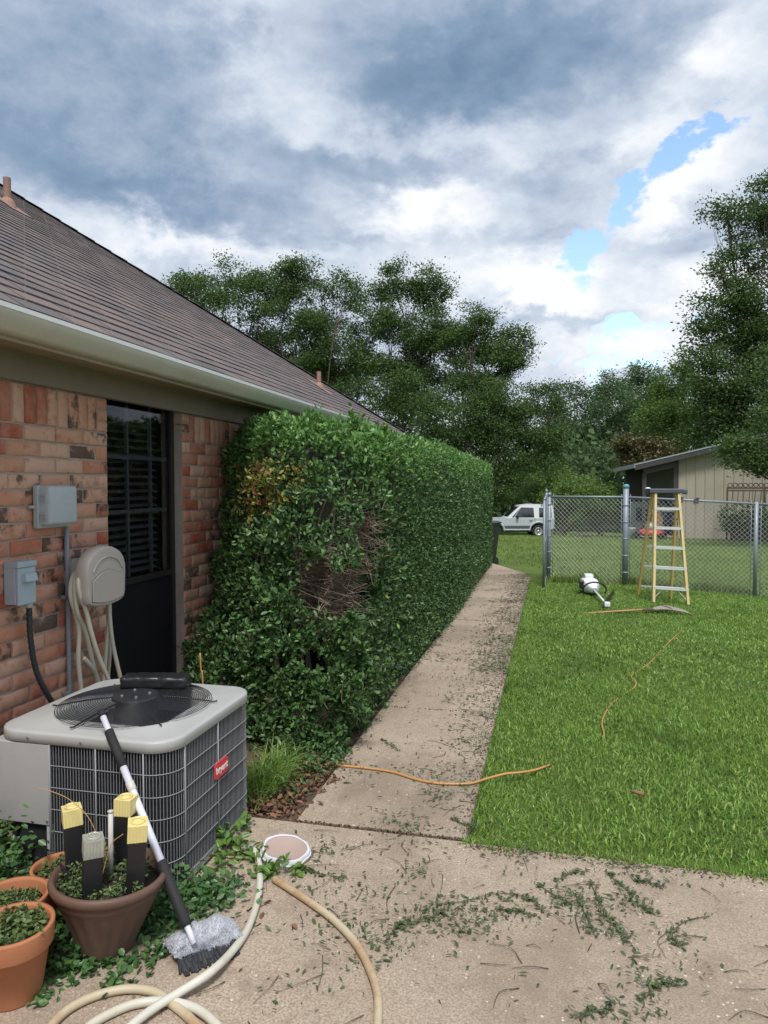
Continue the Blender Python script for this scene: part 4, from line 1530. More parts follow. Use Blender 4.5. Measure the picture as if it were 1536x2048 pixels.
# ================================================================== AIR CONDITIONER
def build_ac():
    X0, X1, Y0, Y1 = -2.19, -1.402, 2.402, 3.175
    cx, cy = (X0 + X1) / 2, (Y0 + Y1) / 2
    hx, hy = (X1 - X0) / 2, (Y1 - Y0) / 2
    zb, zg0, zg1, zt = .012, .035, .583, .617
    t = empty('air_conditioner', (cx, cy, 0), 'grey outdoor air conditioner with wire grille and black fan guard', 'air conditioner')
    pan = MB().loft([rrect(cx, cy, hx - .01, hy - .01, .10, zb), rrect(cx, cy, hx + .002, hy + .002, .11, zb + .004), rrect(cx, cy, hx + .002, hy + .002, .11, zg0), rrect(cx, cy, hx - .012, hy - .012, .10, zg0 + .002)])
    pan.build('base_pan', 'ac_paint', t)
    MB().box((X0 + .02, Y0 + .03, -.01), (X1 - .05, Y1 - .03, zb)).build('pad', 'concrete', t)
    coil = MB().loft([rrect(cx, cy, hx - .014, hy - .014, .10, zg0 + .002), rrect(cx, cy, hx - .014, hy - .014, .10, zg1)], (False, False))
    coil.build('coil', 'ac_coil', t, smooth=True)
    # top cover with fan opening
    fr = .325
    fcx, fcy = cx + .005, cy
    def circ(r, z, like):
        a = np.arctan2(like[:, 1] - fcy, like[:, 0] - fcx)
        return np.stack([fcx + r * np.cos(a), fcy + r * np.sin(a), np.full(len(a), z)], 1)
    lk = rrect(cx, cy, hx, hy, .11, 0, 14)
    loops = [rrect(cx, cy, hx + .004, hy + .004, .114, zg1 - .012, 14), rrect(cx, cy, hx + .008, hy + .008, .118, zg1 - .01, 14), rrect(cx, cy, hx + .008, hy + .008, .118, zt - .009, 14), rrect(cx, cy, hx + .005, hy + .005, .115, zt - .003, 14),
             rrect(cx, cy, hx - .006, hy - .006, .105, zt, 14), rrect(cx, cy, hx - .014, hy - .014, .10, zt + .0005, 14), circ(fr + .030, zt + .003, lk), circ(fr + .014, zt + .010, lk), circ(fr, zt + .010, lk), circ(fr - .008, zt - .004, lk), circ(fr - .008, zt - .10, lk)]
    cov = MB().loft(loops, (False, False)).build('top_cover', 'ac_paint', t, smooth=True)
    for yy in (Y0 + .0,):
        for xx in (-2.02, -1.78, -1.62):
            MB().lathe((xx, Y0 - .0085, zg1 + .008), [(.006, 0), (.006, .003)], 8, tilt=Matrix.Rotation(R(90), 4, 'X')).build('screw', 'bolt_metal', cov)
    # fan beneath
    MB().lathe((fcx, fcy, 0), [(.316, zg0 + .05), (.316, zt - .09)], 40, (True, False)).build('fan_well', 'fan_dark', t, smooth=True)
    for k in range(4):
        a0 = k * math.pi / 2 + .4
        V = []
        for r in np.linspace(.05, .27, 6):
            for j, s in enumerate((-1, 1)):
                a = a0 + s * (.26 + .22 * r) + r * .8
                V.append((fcx + r * math.cos(a), fcy + r * math.sin(a), zt - .13 + s * .035))
        V2 = [(x, y, z - .004) for x, y, z in V]
        n = len(V)
        Fc = [(2 * i, 2 * i + 1, 2 * i + 3, 2 * i + 2) for i in range(5)] + [(n + 2 * i, n + 2 * i + 2, n + 2 * i + 3, n + 2 * i + 1) for i in range(5)]
        Fc += [(2 * i, 2 * i + 2, n + 2 * i + 2, n + 2 * i) for i in range(5)] + [(2 * i + 1, n + 2 * i + 1, n + 2 * i + 3, 2 * i + 3) for i in range(5)]
        MB().raw(V + V2, Fc).build('fan_blade', 'fan_dark', t, smooth=True)
    MB().lathe((fcx, fcy, 0), [(.09, zt - .17), (.095, zt - .03), (.08, zt + .035)], 24).build('fan_motor', 'guard_black', t)
    # guard
    guard = MB().lathe((fcx, fcy, 0), [(.098, zt + .036), (.102, zt + .040), (.098, zt + .050), (.06, zt + .054)], 28).build('fan_guard', 'guard_black', t)
    gz = lambda r: zt + .014 + .034 * (1 - (r / (fr + .012)) ** 2)
    n = 24
    for i in range(n):
        r = .105 + (fr + .008 - .105) * (i + .5) / n
        a = np.linspace(0, 2 * math.pi, 61)
        P = np.stack([fcx + r * np.cos(a), fcy + r * np.sin(a), np.full(61, gz(r))], 1)
        MB().tube(P, .0015, 5, False).build('guard_ring', 'guard_black', guard, smooth=True)
    for k in range(6):
        a = k * math.pi / 3 + .32
        c, s = math.cos(a), math.sin(a)
        P = [(fcx + r * c, fcy + r * s, gz(r) - .0045) for r in np.linspace(.09, fr + .012, 8)] + [(fcx + (fr + .03) * c, fcy + (fr + .03) * s, zt + .0125)]
        MB().tube(P, .0036, 6).build('guard_spoke', 'guard_black', guard, smooth=True)
    for a in (.4, 2.2, 4.0, 5.3):
        MB().lathe((fcx + .06 * math.cos(a), fcy + .06 * math.sin(a), zt + .0545), [(.007, 0), (.006, .005)], 8).build('bolt', 'bolt_metal', guard)
    # grille wires round front, right and back
    path = rrect(cx, cy, hx, hy, .11, 0, 12)
    # run: front-left (beside the control box) -> front right -> back right -> back left
    def perim():
        P = [(-1.925, Y0)]
        r = .11
        for a in np.linspace(-90, 0, 14):
            P.append((X1 - r + r * math.cos(R(a)), Y0 + r + r * math.sin(R(a))))
        for a in np.linspace(0, 90, 14):
            P.append((X1 - r + r * math.cos(R(a)), Y1 - r + r * math.sin(R(a))))
        P.append((X0 + .12, Y1))
        return np.array(P)
    P = perim()
    seg = np.linalg.norm(np.diff(P, axis=0), axis=1)
    cum = np.concatenate([[0], np.cumsum(seg)])
    at = lambda s: np.array([np.interp(s, cum, P[:, 0]), np.interp(s, cum, P[:, 1])])
    tot = cum[-1]
    nw = int(tot / .0128)
    w = MB()
    for i in range(nw + 1):
        p = at(tot * i / nw)
        w.tube([(p[0], p[1], zg0 - .002), (p[0], p[1], zg1 + .004)], .00125, 4, False)
    w.build('grille_wires', 'ac_wire', t, kind='stuff')
    hp = np.array([at(s) for s in np.linspace(0, tot, 90)])
    cen = np.array([cx, cy])
    for k in range(7):
        z = zg0 + .012 + (zg1 - zg0 - .02) * k / 6.0
        off = hp + unit(hp - cen) * .003
        MB().tube(np.column_stack([off, np.full(len(off), z)]), .0019, 5, False).build('grille_hoop', 'ac_wire', t, smooth=True)
    for s in (.0, .205, .41, .585, .865):
        p = at(s)
        o = unit(p - cen) * .005
        MB().tube([(p[0] + o[0], p[1] + o[1], zg0), (p[0] + o[0], p[1] + o[1], zg1 + .006)], .0032, 6).build('grille_strut', 'ac_wire', t, smooth=True)
    # control box on the near left corner
    cb = MB()
    prof = [(-1.93, Y0 - .006), (-1.93, Y0 + .08), (X0 + .10, Y0 + .30), (X0 - .004, Y0 + .30), (X0 - .004, Y0 + .03), (X0 + .02, Y0 - .006)]
    L = []
    for z, ins in ((.243, .004), (.247, 0), (zg1 - .013, 0)):
        c = np.mean(prof, 0)
        L.append([(c[0] + (x - c[0]) * (1 - ins * 3), c[1] + (y - c[1]) * (1 - ins * 3), z) for x, y in prof])
    cb.loft(L)
    b = cb.build('control_box', 'ac_paint', t, bevel=.004)
    MB().box((-1.948, Y0 - .001, .037), (-1.928, Y0 + .03, .243)).build('corner_post', 'ac_paint', t, bevel=.002)
    for z in (.262, .13, .18):
        MB().lathe((-1.94, Y0 - (.0065 if z > .24 else .0015), z), [(.005, 0), (.005, .003)], 8, tilt=Matrix.Rotation(R(90), 4, 'X')).build('screw', 'bolt_metal', b)
    ms = MB()
    for k, z in enumerate((.235, .27)):
        ms.tube([(X0 - .003, Y0 + .12, z), (X0 - .1, Y0 + .13, z - .01), (X0 - .16, Y0 + .16, z - .1), (X0 - .17, Y0 + .2, -.02)], .012, 8)
    ms.build('refrigerant_pipe', 'black_conduit', t, smooth=True)
    # badge: plate turned a little, lettering stands on it
    by, bz = 2.812, .366
    bd = MB()
    pr = [(-.064, -.026), (-.044, -.035), (.044, -.035), (.064, -.026), (.064, .026), (.044, .035), (-.044, .035), (-.064, .026)]
    xf = X1 + .012
    bd.loft([[(xf - .006, by + y, bz + z) for y, z in pr], [(xf, by + y, bz + z) for y, z in pr]])
    bo = bd.build('badge', 'badge_red', t, bevel=.0015)
    bo['label'] = 'small red badge with white lettering'
    cu = bpy.data.curves.new('badge_lettering', 'FONT')
    cu.body = 'bryant'
    cu.size = .043
    cu.align_x = 'CENTER'
    cu.align_y = 'CENTER'
    cu.extrude = .0006
    cu.offset = .0006
    cu.materials.append(MATS['badge_white'])
    tmp = bpy.data.objects.new('lettering_source', cu)
    COL.objects.link(tmp)
    bpy.context.view_layer.update()
    me = bpy.data.meshes.new_from_object(tmp.evaluated_get(bpy.context.evaluated_depsgraph_get()))
    bpy.data.objects.remove(tmp)
    fo = bpy.data.objects.new('badge_lettering', me)
    COL.objects.link(fo)
    fo.parent = bo
    fo.location = Vector((xf + .0011, by, bz + .001)) - origin_of(t)
    fo.rotation_euler = (R(90), 0, R(90))

    # folded black plastic lying on the guard
    c0 = np.array([-1.79, 2.955])
    ang = math.atan2(.23, .97)
    loops = []
    for z, ins in ((.0, .004), (.004, .0), (.018, .003), (.032, .001), (.044, .002), (.050, .008), (.052, .03), (.050, .05)):
        lp = rrect(0, 0, .155 - ins, .062 - ins, max(.004, .02 - ins * .3), z, 10)
        dense = []
        for i in range(len(lp)):
            q0, q1 = lp[i], lp[(i + 1) % len(lp)]
            k = max(1, int(np.linalg.norm(q1 - q0) / .012))
            dense += [q0 + (q1 - q0) * j / k for j in range(k)]
        loops.append(np.array(dense))
    m0 = min(len(l) for l in loops)
    fixed = []
    for l in loops:
        idx = np.linspace(0, len(l), m0, endpoint=False).astype(int)
        l = l[idx]
        w = np.stack([lump(l * [1, 1, 1], 60, 71), lump(l, 75, 72), .6 * lump(l, 80, 73)], 1) * .0045 * (l[:, 2:3] > .003)
        l = l + w
        x = l[:, 0] * math.cos(ang) - l[:, 1] * math.sin(ang) + c0[0]
        y = l[:, 0] * math.sin(ang) + l[:, 1] * math.cos(ang) + c0[1]
        r_ = np.hypot(x - fcx, y - fcy)
        fixed.append(np.stack([x, y, l[:, 2] + np.array([gz(min(q, .30)) for q in r_]) * .5 + .5 * gz(.12) + .003], 1))
    o = MB().loft(fixed).build('plastic_sheet', 'bag_plastic', None, smooth=True, origin=(c0[0], c0[1], zt + .03))
    tag(o, 'folded black plastic sheet lying on the fan guard', 'plastic sheet')


build_ac()


# ================================================================== POTS
def sprigs(name, mat, parent, c, rad, z, n, h, lmin, lmax, aspect=.4):
    """a low plant: stems fanning from the soil with small leaves"""
    P, D = [], []
    st = MB()
    for i in range(n):
        a, r = random.uniform(0, 6.283), rad * math.sqrt(random.random())
        b = np.array([c[0] + r * math.cos(a), c[1] + r * math.sin(a), z])
        d = unit(np.array([math.cos(a) * .6 + random.gauss(0, .35), math.sin(a) * .6 + random.gauss(0, .35), 1.0]))
        hh = h * random.uniform(.4, 1.0)
        t = b + d * hh
        st.tube([b, (b + t) / 2 + np.random.normal(0, .004, 3), t], [.0014, .0012, .0007], 4, False)
        for k in range(9):
            f = random.uniform(.15, 1.0)
            P.append(b + (t - b) * f)
            D.append(np.random.normal(0, 1, 3) * [1, 1, .5] + [0, 0, .4])
    P, D = np.array(P), np.array(D)
    m = len(P)
    L = RNG.uniform(lmin, lmax, m)
    V, q = leaf_arrays(P, D, RNG.normal(0, .5, (m, 3)) + [0, 0, 1], L, L * aspect)
    o = fastmesh(name, V, q, mat, parent, kind='stuff')
    st.build('stems', 'clipping_leaf', parent, kind='stuff')
    return o


def build_pots():
    # big brown planter
    c = gnd(214, 1893)
    c = np.array([c[0], c[1], .001])
    tl = Matrix.Rotation(R(-2.0), 4, 'X') @ Matrix.Rotation(R(2.0), 4, 'Y')
    t = empty('planter', c, 'large brown plastic planter holding four path lights', 'planter')
    fl = lambda z: .018 * float(sstep(.02, .08, np.array(z)) * (1 - sstep(.15, .20, np.array(z))))
    prof = [(.078, 0.004), (.088, .0), (.093, .012), (.101, .035), (.110, .06), (.120, .085), (.130, .11), (.140, .133), (.150, .155), (.158, .173), (.168, .195), (.174, .203), (.177, .212), (.176, .222), (.184, .226), (.193, .236), (.196, .248), (.193, .259), (.184, .264), (.176, .260), (.168, .235), (.160, .205)]
    MB().lathe(c, prof, 144, (True, False), flute=fl, tilt=tl).build('body', 'planter_brown', t, smooth=True)
    MB().lathe(c, [(.166, .219), (.10, .224), (.02, .228)], 32, (True, True), tilt=tl).build('soil', 'potting_soil', t, smooth=True)
    MB().lathe(gnd(201, 1905) + np.array([0, 0, .03]), [(.005, 0), (.0055, .004)], 10, tilt=Matrix.Rotation(R(105), 4, 'X')).build('drain_hole', 'light_black', t)
    pl = empty('planter_weeds', (c[0], c[1], .225), 'feathery green weeds growing in the brown planter', 'plant')
    o = sprigs('leaves', 'pot_plant_leaf', pl, c, .135, .225, 120, .085, .010, .024, .4)
    d = gnd(160, 1778, .23)
    pc = empty('black_stick', d, 'short bent black stick leaning on the planter rim', 'stick')
    MB().tube(spline([atD(118, 1728, 2.50), atD(132, 1745, 2.45), atD(146, 1768, 2.39), atD(152, 1795, 2.35)], 14), .006, 8).build('stick', 'light_black', pc, smooth=True)

    # path lights: black square posts with ribbed clear caps
    def light(u, v, D, h, capm, label, rz, lean):
        top = atD(u, v, D)
        b = np.array([top[0] - lean[0], top[1] - lean[1], .222])
        ax = unit(top - b)
        t = empty('path_light', b, label, 'path light', 'path lights stuck in the brown planter')
        sx = np.array([math.cos(rz), math.sin(rz), 0])
        sx = unit(sx - ax * (sx @ ax))
        sy = np.cross(ax, sx)
        hw = .031

        def sq(p, k, cut=.25):
            pts = []
            for a, e in ((1, 1), (-1, 1), (-1, -1), (1, -1)):
                s = (1 if (a * e > 0) else -1)
                p1 = (a, e * (1 - cut)) if a * e > 0 else (a * (1 - cut), e)
                p2 = (a * (1 - cut), e) if a * e > 0 else (a, e * (1 - cut))
                pts += [p1, p2]
            return [p + (sx * q[0] + sy * q[1]) * k for q in pts]
        ch = .062
        post = MB().loft([sq(b, hw * .97, .08), sq(top - ax * ch, hw * .97, .08)])
        post.build('post', 'light_black', t, bevel=.0015)
        # ribbed walls
        loops = []
        n = 12
        for p, k in ((top - ax * ch, 1.0), (top - ax * .004, 1.0)):
            ring = []
            for (a0, a1) in (((1, -1), (1, 1)), ((1, 1), (-1, 1)), ((-1, 1), (-1, -1)), ((-1, -1), (1, -1))):
                for i in range(n):
                    f = i / n
                    q = np.array(a0) * (1 - f) + np.array(a1) * f
                    rib = 1 + (.035 if i % 2 else 0)
                    ring.append(p + (sx * q[0] + sy * q[1]) * hw * rib * k)
            loops.append(ring)
        cap = MB().loft(loops, (False, True)).build('cap', capm, t)
        a = np.arange(20) * 2 * math.pi / 20
        rg = lambda r, z: top + (np.cos(a)[:, None] * sx + np.sin(a)[:, None] * sy) * r + ax * z
        MB().loft([rg(.023, -.003), rg(.023, .004), rg(.018, .004), rg(.018, -.003)], (False, False)).build('collar', capm, cap, smooth=True)

    m, T, b = newmat('cap_yellowed')
    b.inputs['Base Color'].default_value = (.72, .62, .27, 1)
    b.inputs['Roughness'].default_value = .35
    b.inputs['Subsurface Weight'].default_value = .35
    b.inputs['Subsurface Radius'].default_value = (.02, .015, .006)
    m, T, b = newmat('cap_clear')
    b.inputs['Base Color'].default_value = (.88, .89, .78, 1)
    b.inputs['Roughness'].default_value = .18
    b.inputs['Transmission Weight'].default_value = .7
    light(143, 1612, 2.50, .4, 'cap_yellowed', 'yellowed path light, leftmost of the four in the brown planter', .75, (-.012, .0))
    light(252, 1592, 2.58, .4, 'cap_yellowed', 'yellowed path light behind the mop pole, nearest the air conditioner', .1, (.0, .01))
    light(276, 1641, 2.40, .4, 'cap_yellowed', 'yellowed path light beside the mop pole, nearest the planter rim', .55, (.022, -.01))
    light(187, 1672, 2.37, .4, 'cap_clear', 'lowest path light with clear cap at front of the planter', .72, (.012, 0))
    p = atD(221, 1622, 2.48)
    ps = empty('plastic_pipe', (p[0], p[1], .22), 'thin white plastic pipe upright between the path lights', 'pipe')
    MB().tube([(p[0], p[1] - .005, .2), p], .0085, 12).build('tube', 'pvc_white', ps, smooth=True)
    MB().tube([p - np.array([0, 0, .004]), p + np.array([0, 0, .002])], .010, 12).build('pipe_end', 'pvc_white', ps, smooth=True)
    dry = empty('dry_stalk', gnd(215, 1760, .2), 'thin dry grass stalk arching out of the planter', 'stalk')
    MB().tube(spline([atD(212, 1720, 2.42), atD(180, 1640, 2.42), atD(140, 1600, 2.43), atD(100, 1582, 2.44), atD(70, 1575, 2.44)], 20), .0014, 5).build('stalk', 'wood_handle', dry, smooth=True)
    MB().tube(spline([atD(205, 1748, 2.34), atD(222, 1690, 2.34), atD(246, 1668, 2.34)], 12), .0013, 5).build('stalk', 'wood_handle', dry, smooth=True)

    def clay(name, c, H, rt, rb, label, tilt=None):
        t = empty(name, c, label, 'flower pot')
        pr = [(rb * .8, .004), (rb, 0), (rb + .002, .006), (rt * .90, H * .70), (rt * .99, H * .705), (rt, H * .72), (rt * 1.035, H - .006), (rt * 1.03, H), (rt * .93, H), (rt * .91, H - .01), (rt * .84, H * .72)]
        MB().lathe(c, pr, 56, (True, False), tilt=tilt).build('body', 'terracotta', t, smooth=True)
        MB().lathe(c, [(rt * .88, H * .80), (rt * .4, H * .82), (.01, H * .83)], 24, (True, True), tilt=tilt).build('soil', 'potting_soil', t, smooth=True)
        return t
    c = gnd(28, 1988)
    c[2] = .001
    clay('terracotta_pot', c, .225, .118, .080, 'orange terracotta pot with leafy seedlings, nearest in the corner')
    pl = empty('seedlings', (c[0], c[1], .19), 'pale green seedlings in the nearest terracotta pot', 'plant')
    sprigs('leaves', 'pot_plant_leaf', pl, c, .085, .183, 110, .065, .014, .026, .6)
    c = np.array([-1.78, 2.02, .001])
    clay('terracotta_pot', c, .20, .115, .078, 'terracotta pot of moss behind the nearest terracotta pot')
    pl = empty('moss_tuft', (c[0], c[1], .17), 'dark mossy growth in the terracotta pot behind', 'plant')
    sprigs('leaves', 'pot_plant_leaf', pl, c, .085, .16, 110, .03, .008, .016, .5)
    c = np.array([-1.76, 2.24, .001])
    clay('terracotta_pot', c, .19, .10, .07, 'terracotta pot half hidden between planter and air conditioner')
    pl = empty('pot_weeds', (c[0], c[1], .16), 'green weeds in the half hidden terracotta pot', 'plant')
    sprigs('leaves', 'pot_plant_leaf', pl, c, .075, .15, 60, .05, .010, .02, .5)


build_pots()


# ================================================================== MOP, HOSES, MESH COVER, CORD
def build_mop():
    top = np.array([-1.712, 2.425, .715])
    bot = gnd(374, 1852, .115)
    t = empty('cleaning_mop', gnd(400, 1925), 'long handled brush with grey rag leaning on the air conditioner', 'mop')
    q = lambda f: top + (bot - top) * f
    MB().tube([q(0.03), q(.30)], .0115, 14).build('upper_tube', 'pole_aluminium', t, smooth=True)
    MB().tube([q(.0), q(.032)], .013, 12).build('end_cap', 'foam_black', t, smooth=True)
    MB().tube([q(.105), q(.108), q(.29), q(.293)], [.013, .0175, .0175, .013], 14).build('foam_grip', 'foam_black', t, smooth=True)
    MB().tube([q(.29), q(.80)], .0135, 14).build('lower_tube', 'pole_aluminium', t, smooth=True)
    MB().tube([q(.365), q(.368), q(.405), q(.408)], [.0138, .016, .016, .0138], 12).build('twist_lock', 'pvc_white', t, smooth=True)
    MB().tube([q(.73), q(.735), q(.985), q(1.0)], [.015, .019, .018, .014], 14).build('foam_grip', 'foam_black', t, smooth=True)
    MB().tube([q(.98), q(1.07)], .010, 10).build('socket', 'pole_aluminium', t, smooth=True)
    # brush block lying on its bristles' side, rag over it
    A, B = gnd(345, 1925), gnd(458, 1880)
    ex = unit((B - A) * [1, 1, 0])
    ey = np.cross([0, 0, 1.0], ex)
    c = (A + B) / 2 + np.array([0, 0, .0])
    L, Wd, Hh = .205, .085, .062
    blk = []
    for x, k in ((-.5, .75), (-.47, .95), (-.2, 1), (.2, 1), (.47, .95), (.5, .75)):
        ring = []
        for a in np.linspace(0, 2 * math.pi, 14, endpoint=False):
            ring.append(c + ex * x * L + ey * math.cos(a) * Wd * .42 * k + np.array([0, 0, .040 + .018 * math.sin(a) * k]))
        blk.append(ring)
    MB().loft(blk).build('brush_block', 'bin_plastic', t, smooth=True)
    br = MB()
    for i in range(20):
        for j in range(7):
            p = c + ex * (i / 19 - .5) * L * .92 + ey * (-.018 - .034 * j / 6) + np.array([0, 0, .040 - .004 * j])
            e = p + ey * (-.042 + random.gauss(0, .005)) + ex * random.gauss(0, .006) + np.array([0, 0, -.026 + random.gauss(0, .004)])
            e[2] = max(e[2], .004)
            br.tube([p, e], [.0035, .0048], 5, True)
    br.build('bristles', 'bristle', t, kind='stuff')
    # rag: lumpy sheet draped over the block, open at the near left
    nx, ny = 26, 18
    V = []
    for j in range(ny):
        for i in range(nx):
            a, b = i / (nx - 1), j / (ny - 1)
            x = -.60 + 1.32 * a
            s = (b - .5) * 2
            ang = s * 1.75
            rx = .066 + .006 * math.sin(i * 1.1 + j) + .005 * math.sin(i * .5 - j * 1.4)
            h = .026 + (.066 + .008 * math.sin(i * .8)) * max(math.cos(ang), -.35) * (1 - .75 * abs(2 * a - 1) ** 4)
            yy = math.sin(ang) * rx * (1.0 if s > 0 else .82 - .25 * (1 - a))
            if s < -.5:
                h += .018 * (1 - a)
            p = c + ex * x * L * .88 + ey * yy + np.array([0, 0, max(.006, h + .004 * math.sin(i * 2.3) * math.cos(j * 1.9))])
            V.append(p)
    Fc = [(j * nx + i, j * nx + i + 1, (j + 1) * nx + i + 1, (j + 1) * nx + i) for j in range(ny - 1) for i in range(nx - 1)]
    V = np.array(V)
    rag = MB().raw(V, Fc).build('rag', 'rag_grey', t, smooth=True)
    md = rag.modifiers.new('thick', 'SOLIDIFY')
    md.thickness = .004
    # pile of the rag
    G = V.reshape(ny, nx, 3)
    n = 9000
    fi, fj = RNG.uniform(0, nx - 1.01, n), RNG.uniform(0, ny - 1.01, n)
    i0, j0 = fi.astype(int), fj.astype(int)
    a, b = (fi - i0)[:, None], (fj - j0)[:, None]
    P = G[j0, i0] * (1 - a) * (1 - b) + G[j0, i0 + 1] * a * (1 - b) + G[j0 + 1, i0] * (1 - a) * b + G[j0 + 1, i0 + 1] * a * b
    nr = unit(np.cross(G[j0, i0 + 1] - G[j0, i0], G[j0 + 1, i0] - G[j0, i0]))
    nr *= np.sign(nr[:, 2:3] + .2)
    D = unit(nr * .7 + RNG.normal(0, .5, (n, 3)) + np.array([0, 0, -.7]))
    Ls = RNG.uniform(.003, .0075, n)[:, None]
    S = unit(np.cross(D, RNG.normal(0, 1, (n, 3)))) * .0006
    tip = P + D * Ls
    tip[:, 2] = np.maximum(tip[:, 2], .003)
    VV = np.stack([P - S, P + S, tip + S * .7, tip - S * .7], 1).reshape(-1, 3)
    fastmesh('rag_pile', VV, np.arange(n * 4).reshape(-1, 4), 'rag_grey', rag, kind='stuff')


build_mop()


def build_hoses():
    r = .0135
    z = r + .001

    def line(pts, n=90):
        return spline([gnd(u, v, zz) for u, v, zz in pts], n)
    t = empty('garden_hose', gnd(515, 1800), 'off white garden hose from the sprouting leaves to the bottom edge', 'hose')
    MB().tube(line([(497, 1690, z + .01), (512, 1708, z + .004), (520, 1745, z), (515, 1800, z), (495, 1858, z), (462, 1905, z + .012), (420, 1945, z + .03), (370, 1978, z + .02), (310, 2015, z + .012), (262, 2052, z + .012), (200, 2110, z), (160, 2170, z)]), r, 12).build('hose_run', 'hose_white', t, smooth=True)
    t = empty('garden_hose', gnd(700, 1880), 'rust stained tan garden hose curving across the patio middle', 'hose')
    MB().tube(line([(548, 1758, z), (580, 1778, z), (625, 1808, z), (670, 1842, z), (710, 1885, z), (738, 1935, z), (754, 1985, z), (756, 2035, z), (748, 2080, z), (720, 2140, z)]), r, 12).build('hose_run', 'hose_rusty', t, smooth=True)
    t = empty('garden_hose', gnd(250, 1990), 'looped tan and cream hose in the bottom corner', 'hose')
    MB().tube(line([(60, 2110, z), (95, 2060, z), (135, 2020, z), (190, 1992, z), (255, 1978, z), (310, 1985, z), (350, 2012, z), (385, 2042, z), (420, 2085, z), (440, 2150, z)]), r, 12).build('hose_loop', 'hose_rusty', t, smooth=True)
    MB().tube(line([(120, 2120, z), (170, 2060, z), (215, 2030, z), (270, 2008, z), (330, 2003, z), (385, 2015, z + .004), (425, 2042, z + .004), (450, 2080, z), (460, 2150, z)]), r, 12).build('hose_loop', 'hose_white', t, smooth=True)


build_hoses()


def build_mesh_cover():
    c = gnd(570, 1716)
    t = empty('mesh_cover', c, 'round white rimmed cover with tan mesh lying on the patio', 'mesh cover')
    tl = Matrix.Rotation(R(5), 4, 'X') @ Matrix.Rotation(R(6), 4, 'Y')
    a = np.linspace(0, 2 * math.pi, 56, endpoint=False)

    def ring(r, z, w=0):
        rr = r + w * (np.sin(a * 5) + .6 * np.sin(a * 9 + 1))
        L = np.stack([rr * np.cos(a), rr * np.sin(a) * .93, z + w * .9 * np.sin(a * 3 + .5)], 1)
        return L @ np.array(tl.to_3x3()).T + c + np.array([0, 0, .004])
    MB().loft([ring(.090, .006, .001), ring(.101, .006, .003), ring(.105, .018, .003), ring(.104, .034, .003), ring(.100, .046, .003), ring(.096, .048, .002), ring(.091, .043, .001)], (True, False)).build('rim', 'cloth_white', t, smooth=True)
    plain('mesh_tan', (.40, .30, .26), .8, var=.12, scale=9, bump=.6, bscale=260)
    MB().loft([ring(.0905, .042, .001), ring(.07, .035), ring(.035, .028), ring(.004, .026)], (False, True)).build('mesh_panel', 'mesh_tan', t, smooth=True)
    MB().tube([*ring(.105, .026, .003), ring(.105, .026, .003)[0]], .004, 6).build('seam', 'cloth_white', t, smooth=True)


build_mesh_cover()


def build_cord():
    t = empty('extension_cord', gnd(800, 1550), 'orange extension cord running from hedge across the walk into the lawn', 'cord')
    r = .0068
    P = [gnd(u, v, z) for u, v, z in [(600, 1522, .0), (640, 1528, .006), (700, 1533, .008), (740, 1537, .008), (785, 1544, .008), (830, 1558, .008), (870, 1566, .008), (910, 1568, .008), (945, 1566, .012), (975, 1557, .004), (1010, 1548, .008), (1040, 1545, .006), (1070, 1540, -.012), (1100, 1530, -.03)]]
    MB().tube(spline(P, 90), r, 8).build('cord_run', 'cord_orange', t, smooth=True)
    P = [gnd(u, v, z) for u, v, z in [(1195, 1500, -.05), (1208, 1468, -.012), (1204, 1445, .012), (1208, 1428, .006), (1222, 1405, -.018), (1248, 1385, -.03), (1268, 1372, -.004), (1272, 1360, .010), (1262, 1350, -.012), (1275, 1340, -.025), (1300, 1322, -.018), (1320, 1300, -.03), (1345, 1275, -.022), (1360, 1262, -.04)]]
    P = [p - np.array([0, 0, .014]) for p in P]
    MB().tube(spline(P, 80), r * .62, 8).build('cord_run', 'cord_orange', t, smooth=True)
    w = gnd(1275, 1580, .02)
    t = empty('wood_stub', w, 'short cut piece of branch lying on the lawn', 'branch')
    MB().tube([w + np.array([-.035, .012, -.012]), w + np.array([0, 0, -.014]), w + np.array([.03, -.014, -.012])], [.006, .010, .011], 8).build('stub', 'plank_wood', t, smooth=True)
    c = atX(402, 1340, -2.0)
    t = empty('copper_stake', (c[0], c[1], 0), 'thin rusty orange rod upright behind the air conditioner', 'rod')
    MB().tube(spline([(c[0] + .02, c[1], -.05), (c[0] + .01, c[1], .45), c, c + np.array([-.005, 0, .1])], 14), .005, 6).build('rod', 'cord_orange', t, smooth=True)


build_cord()


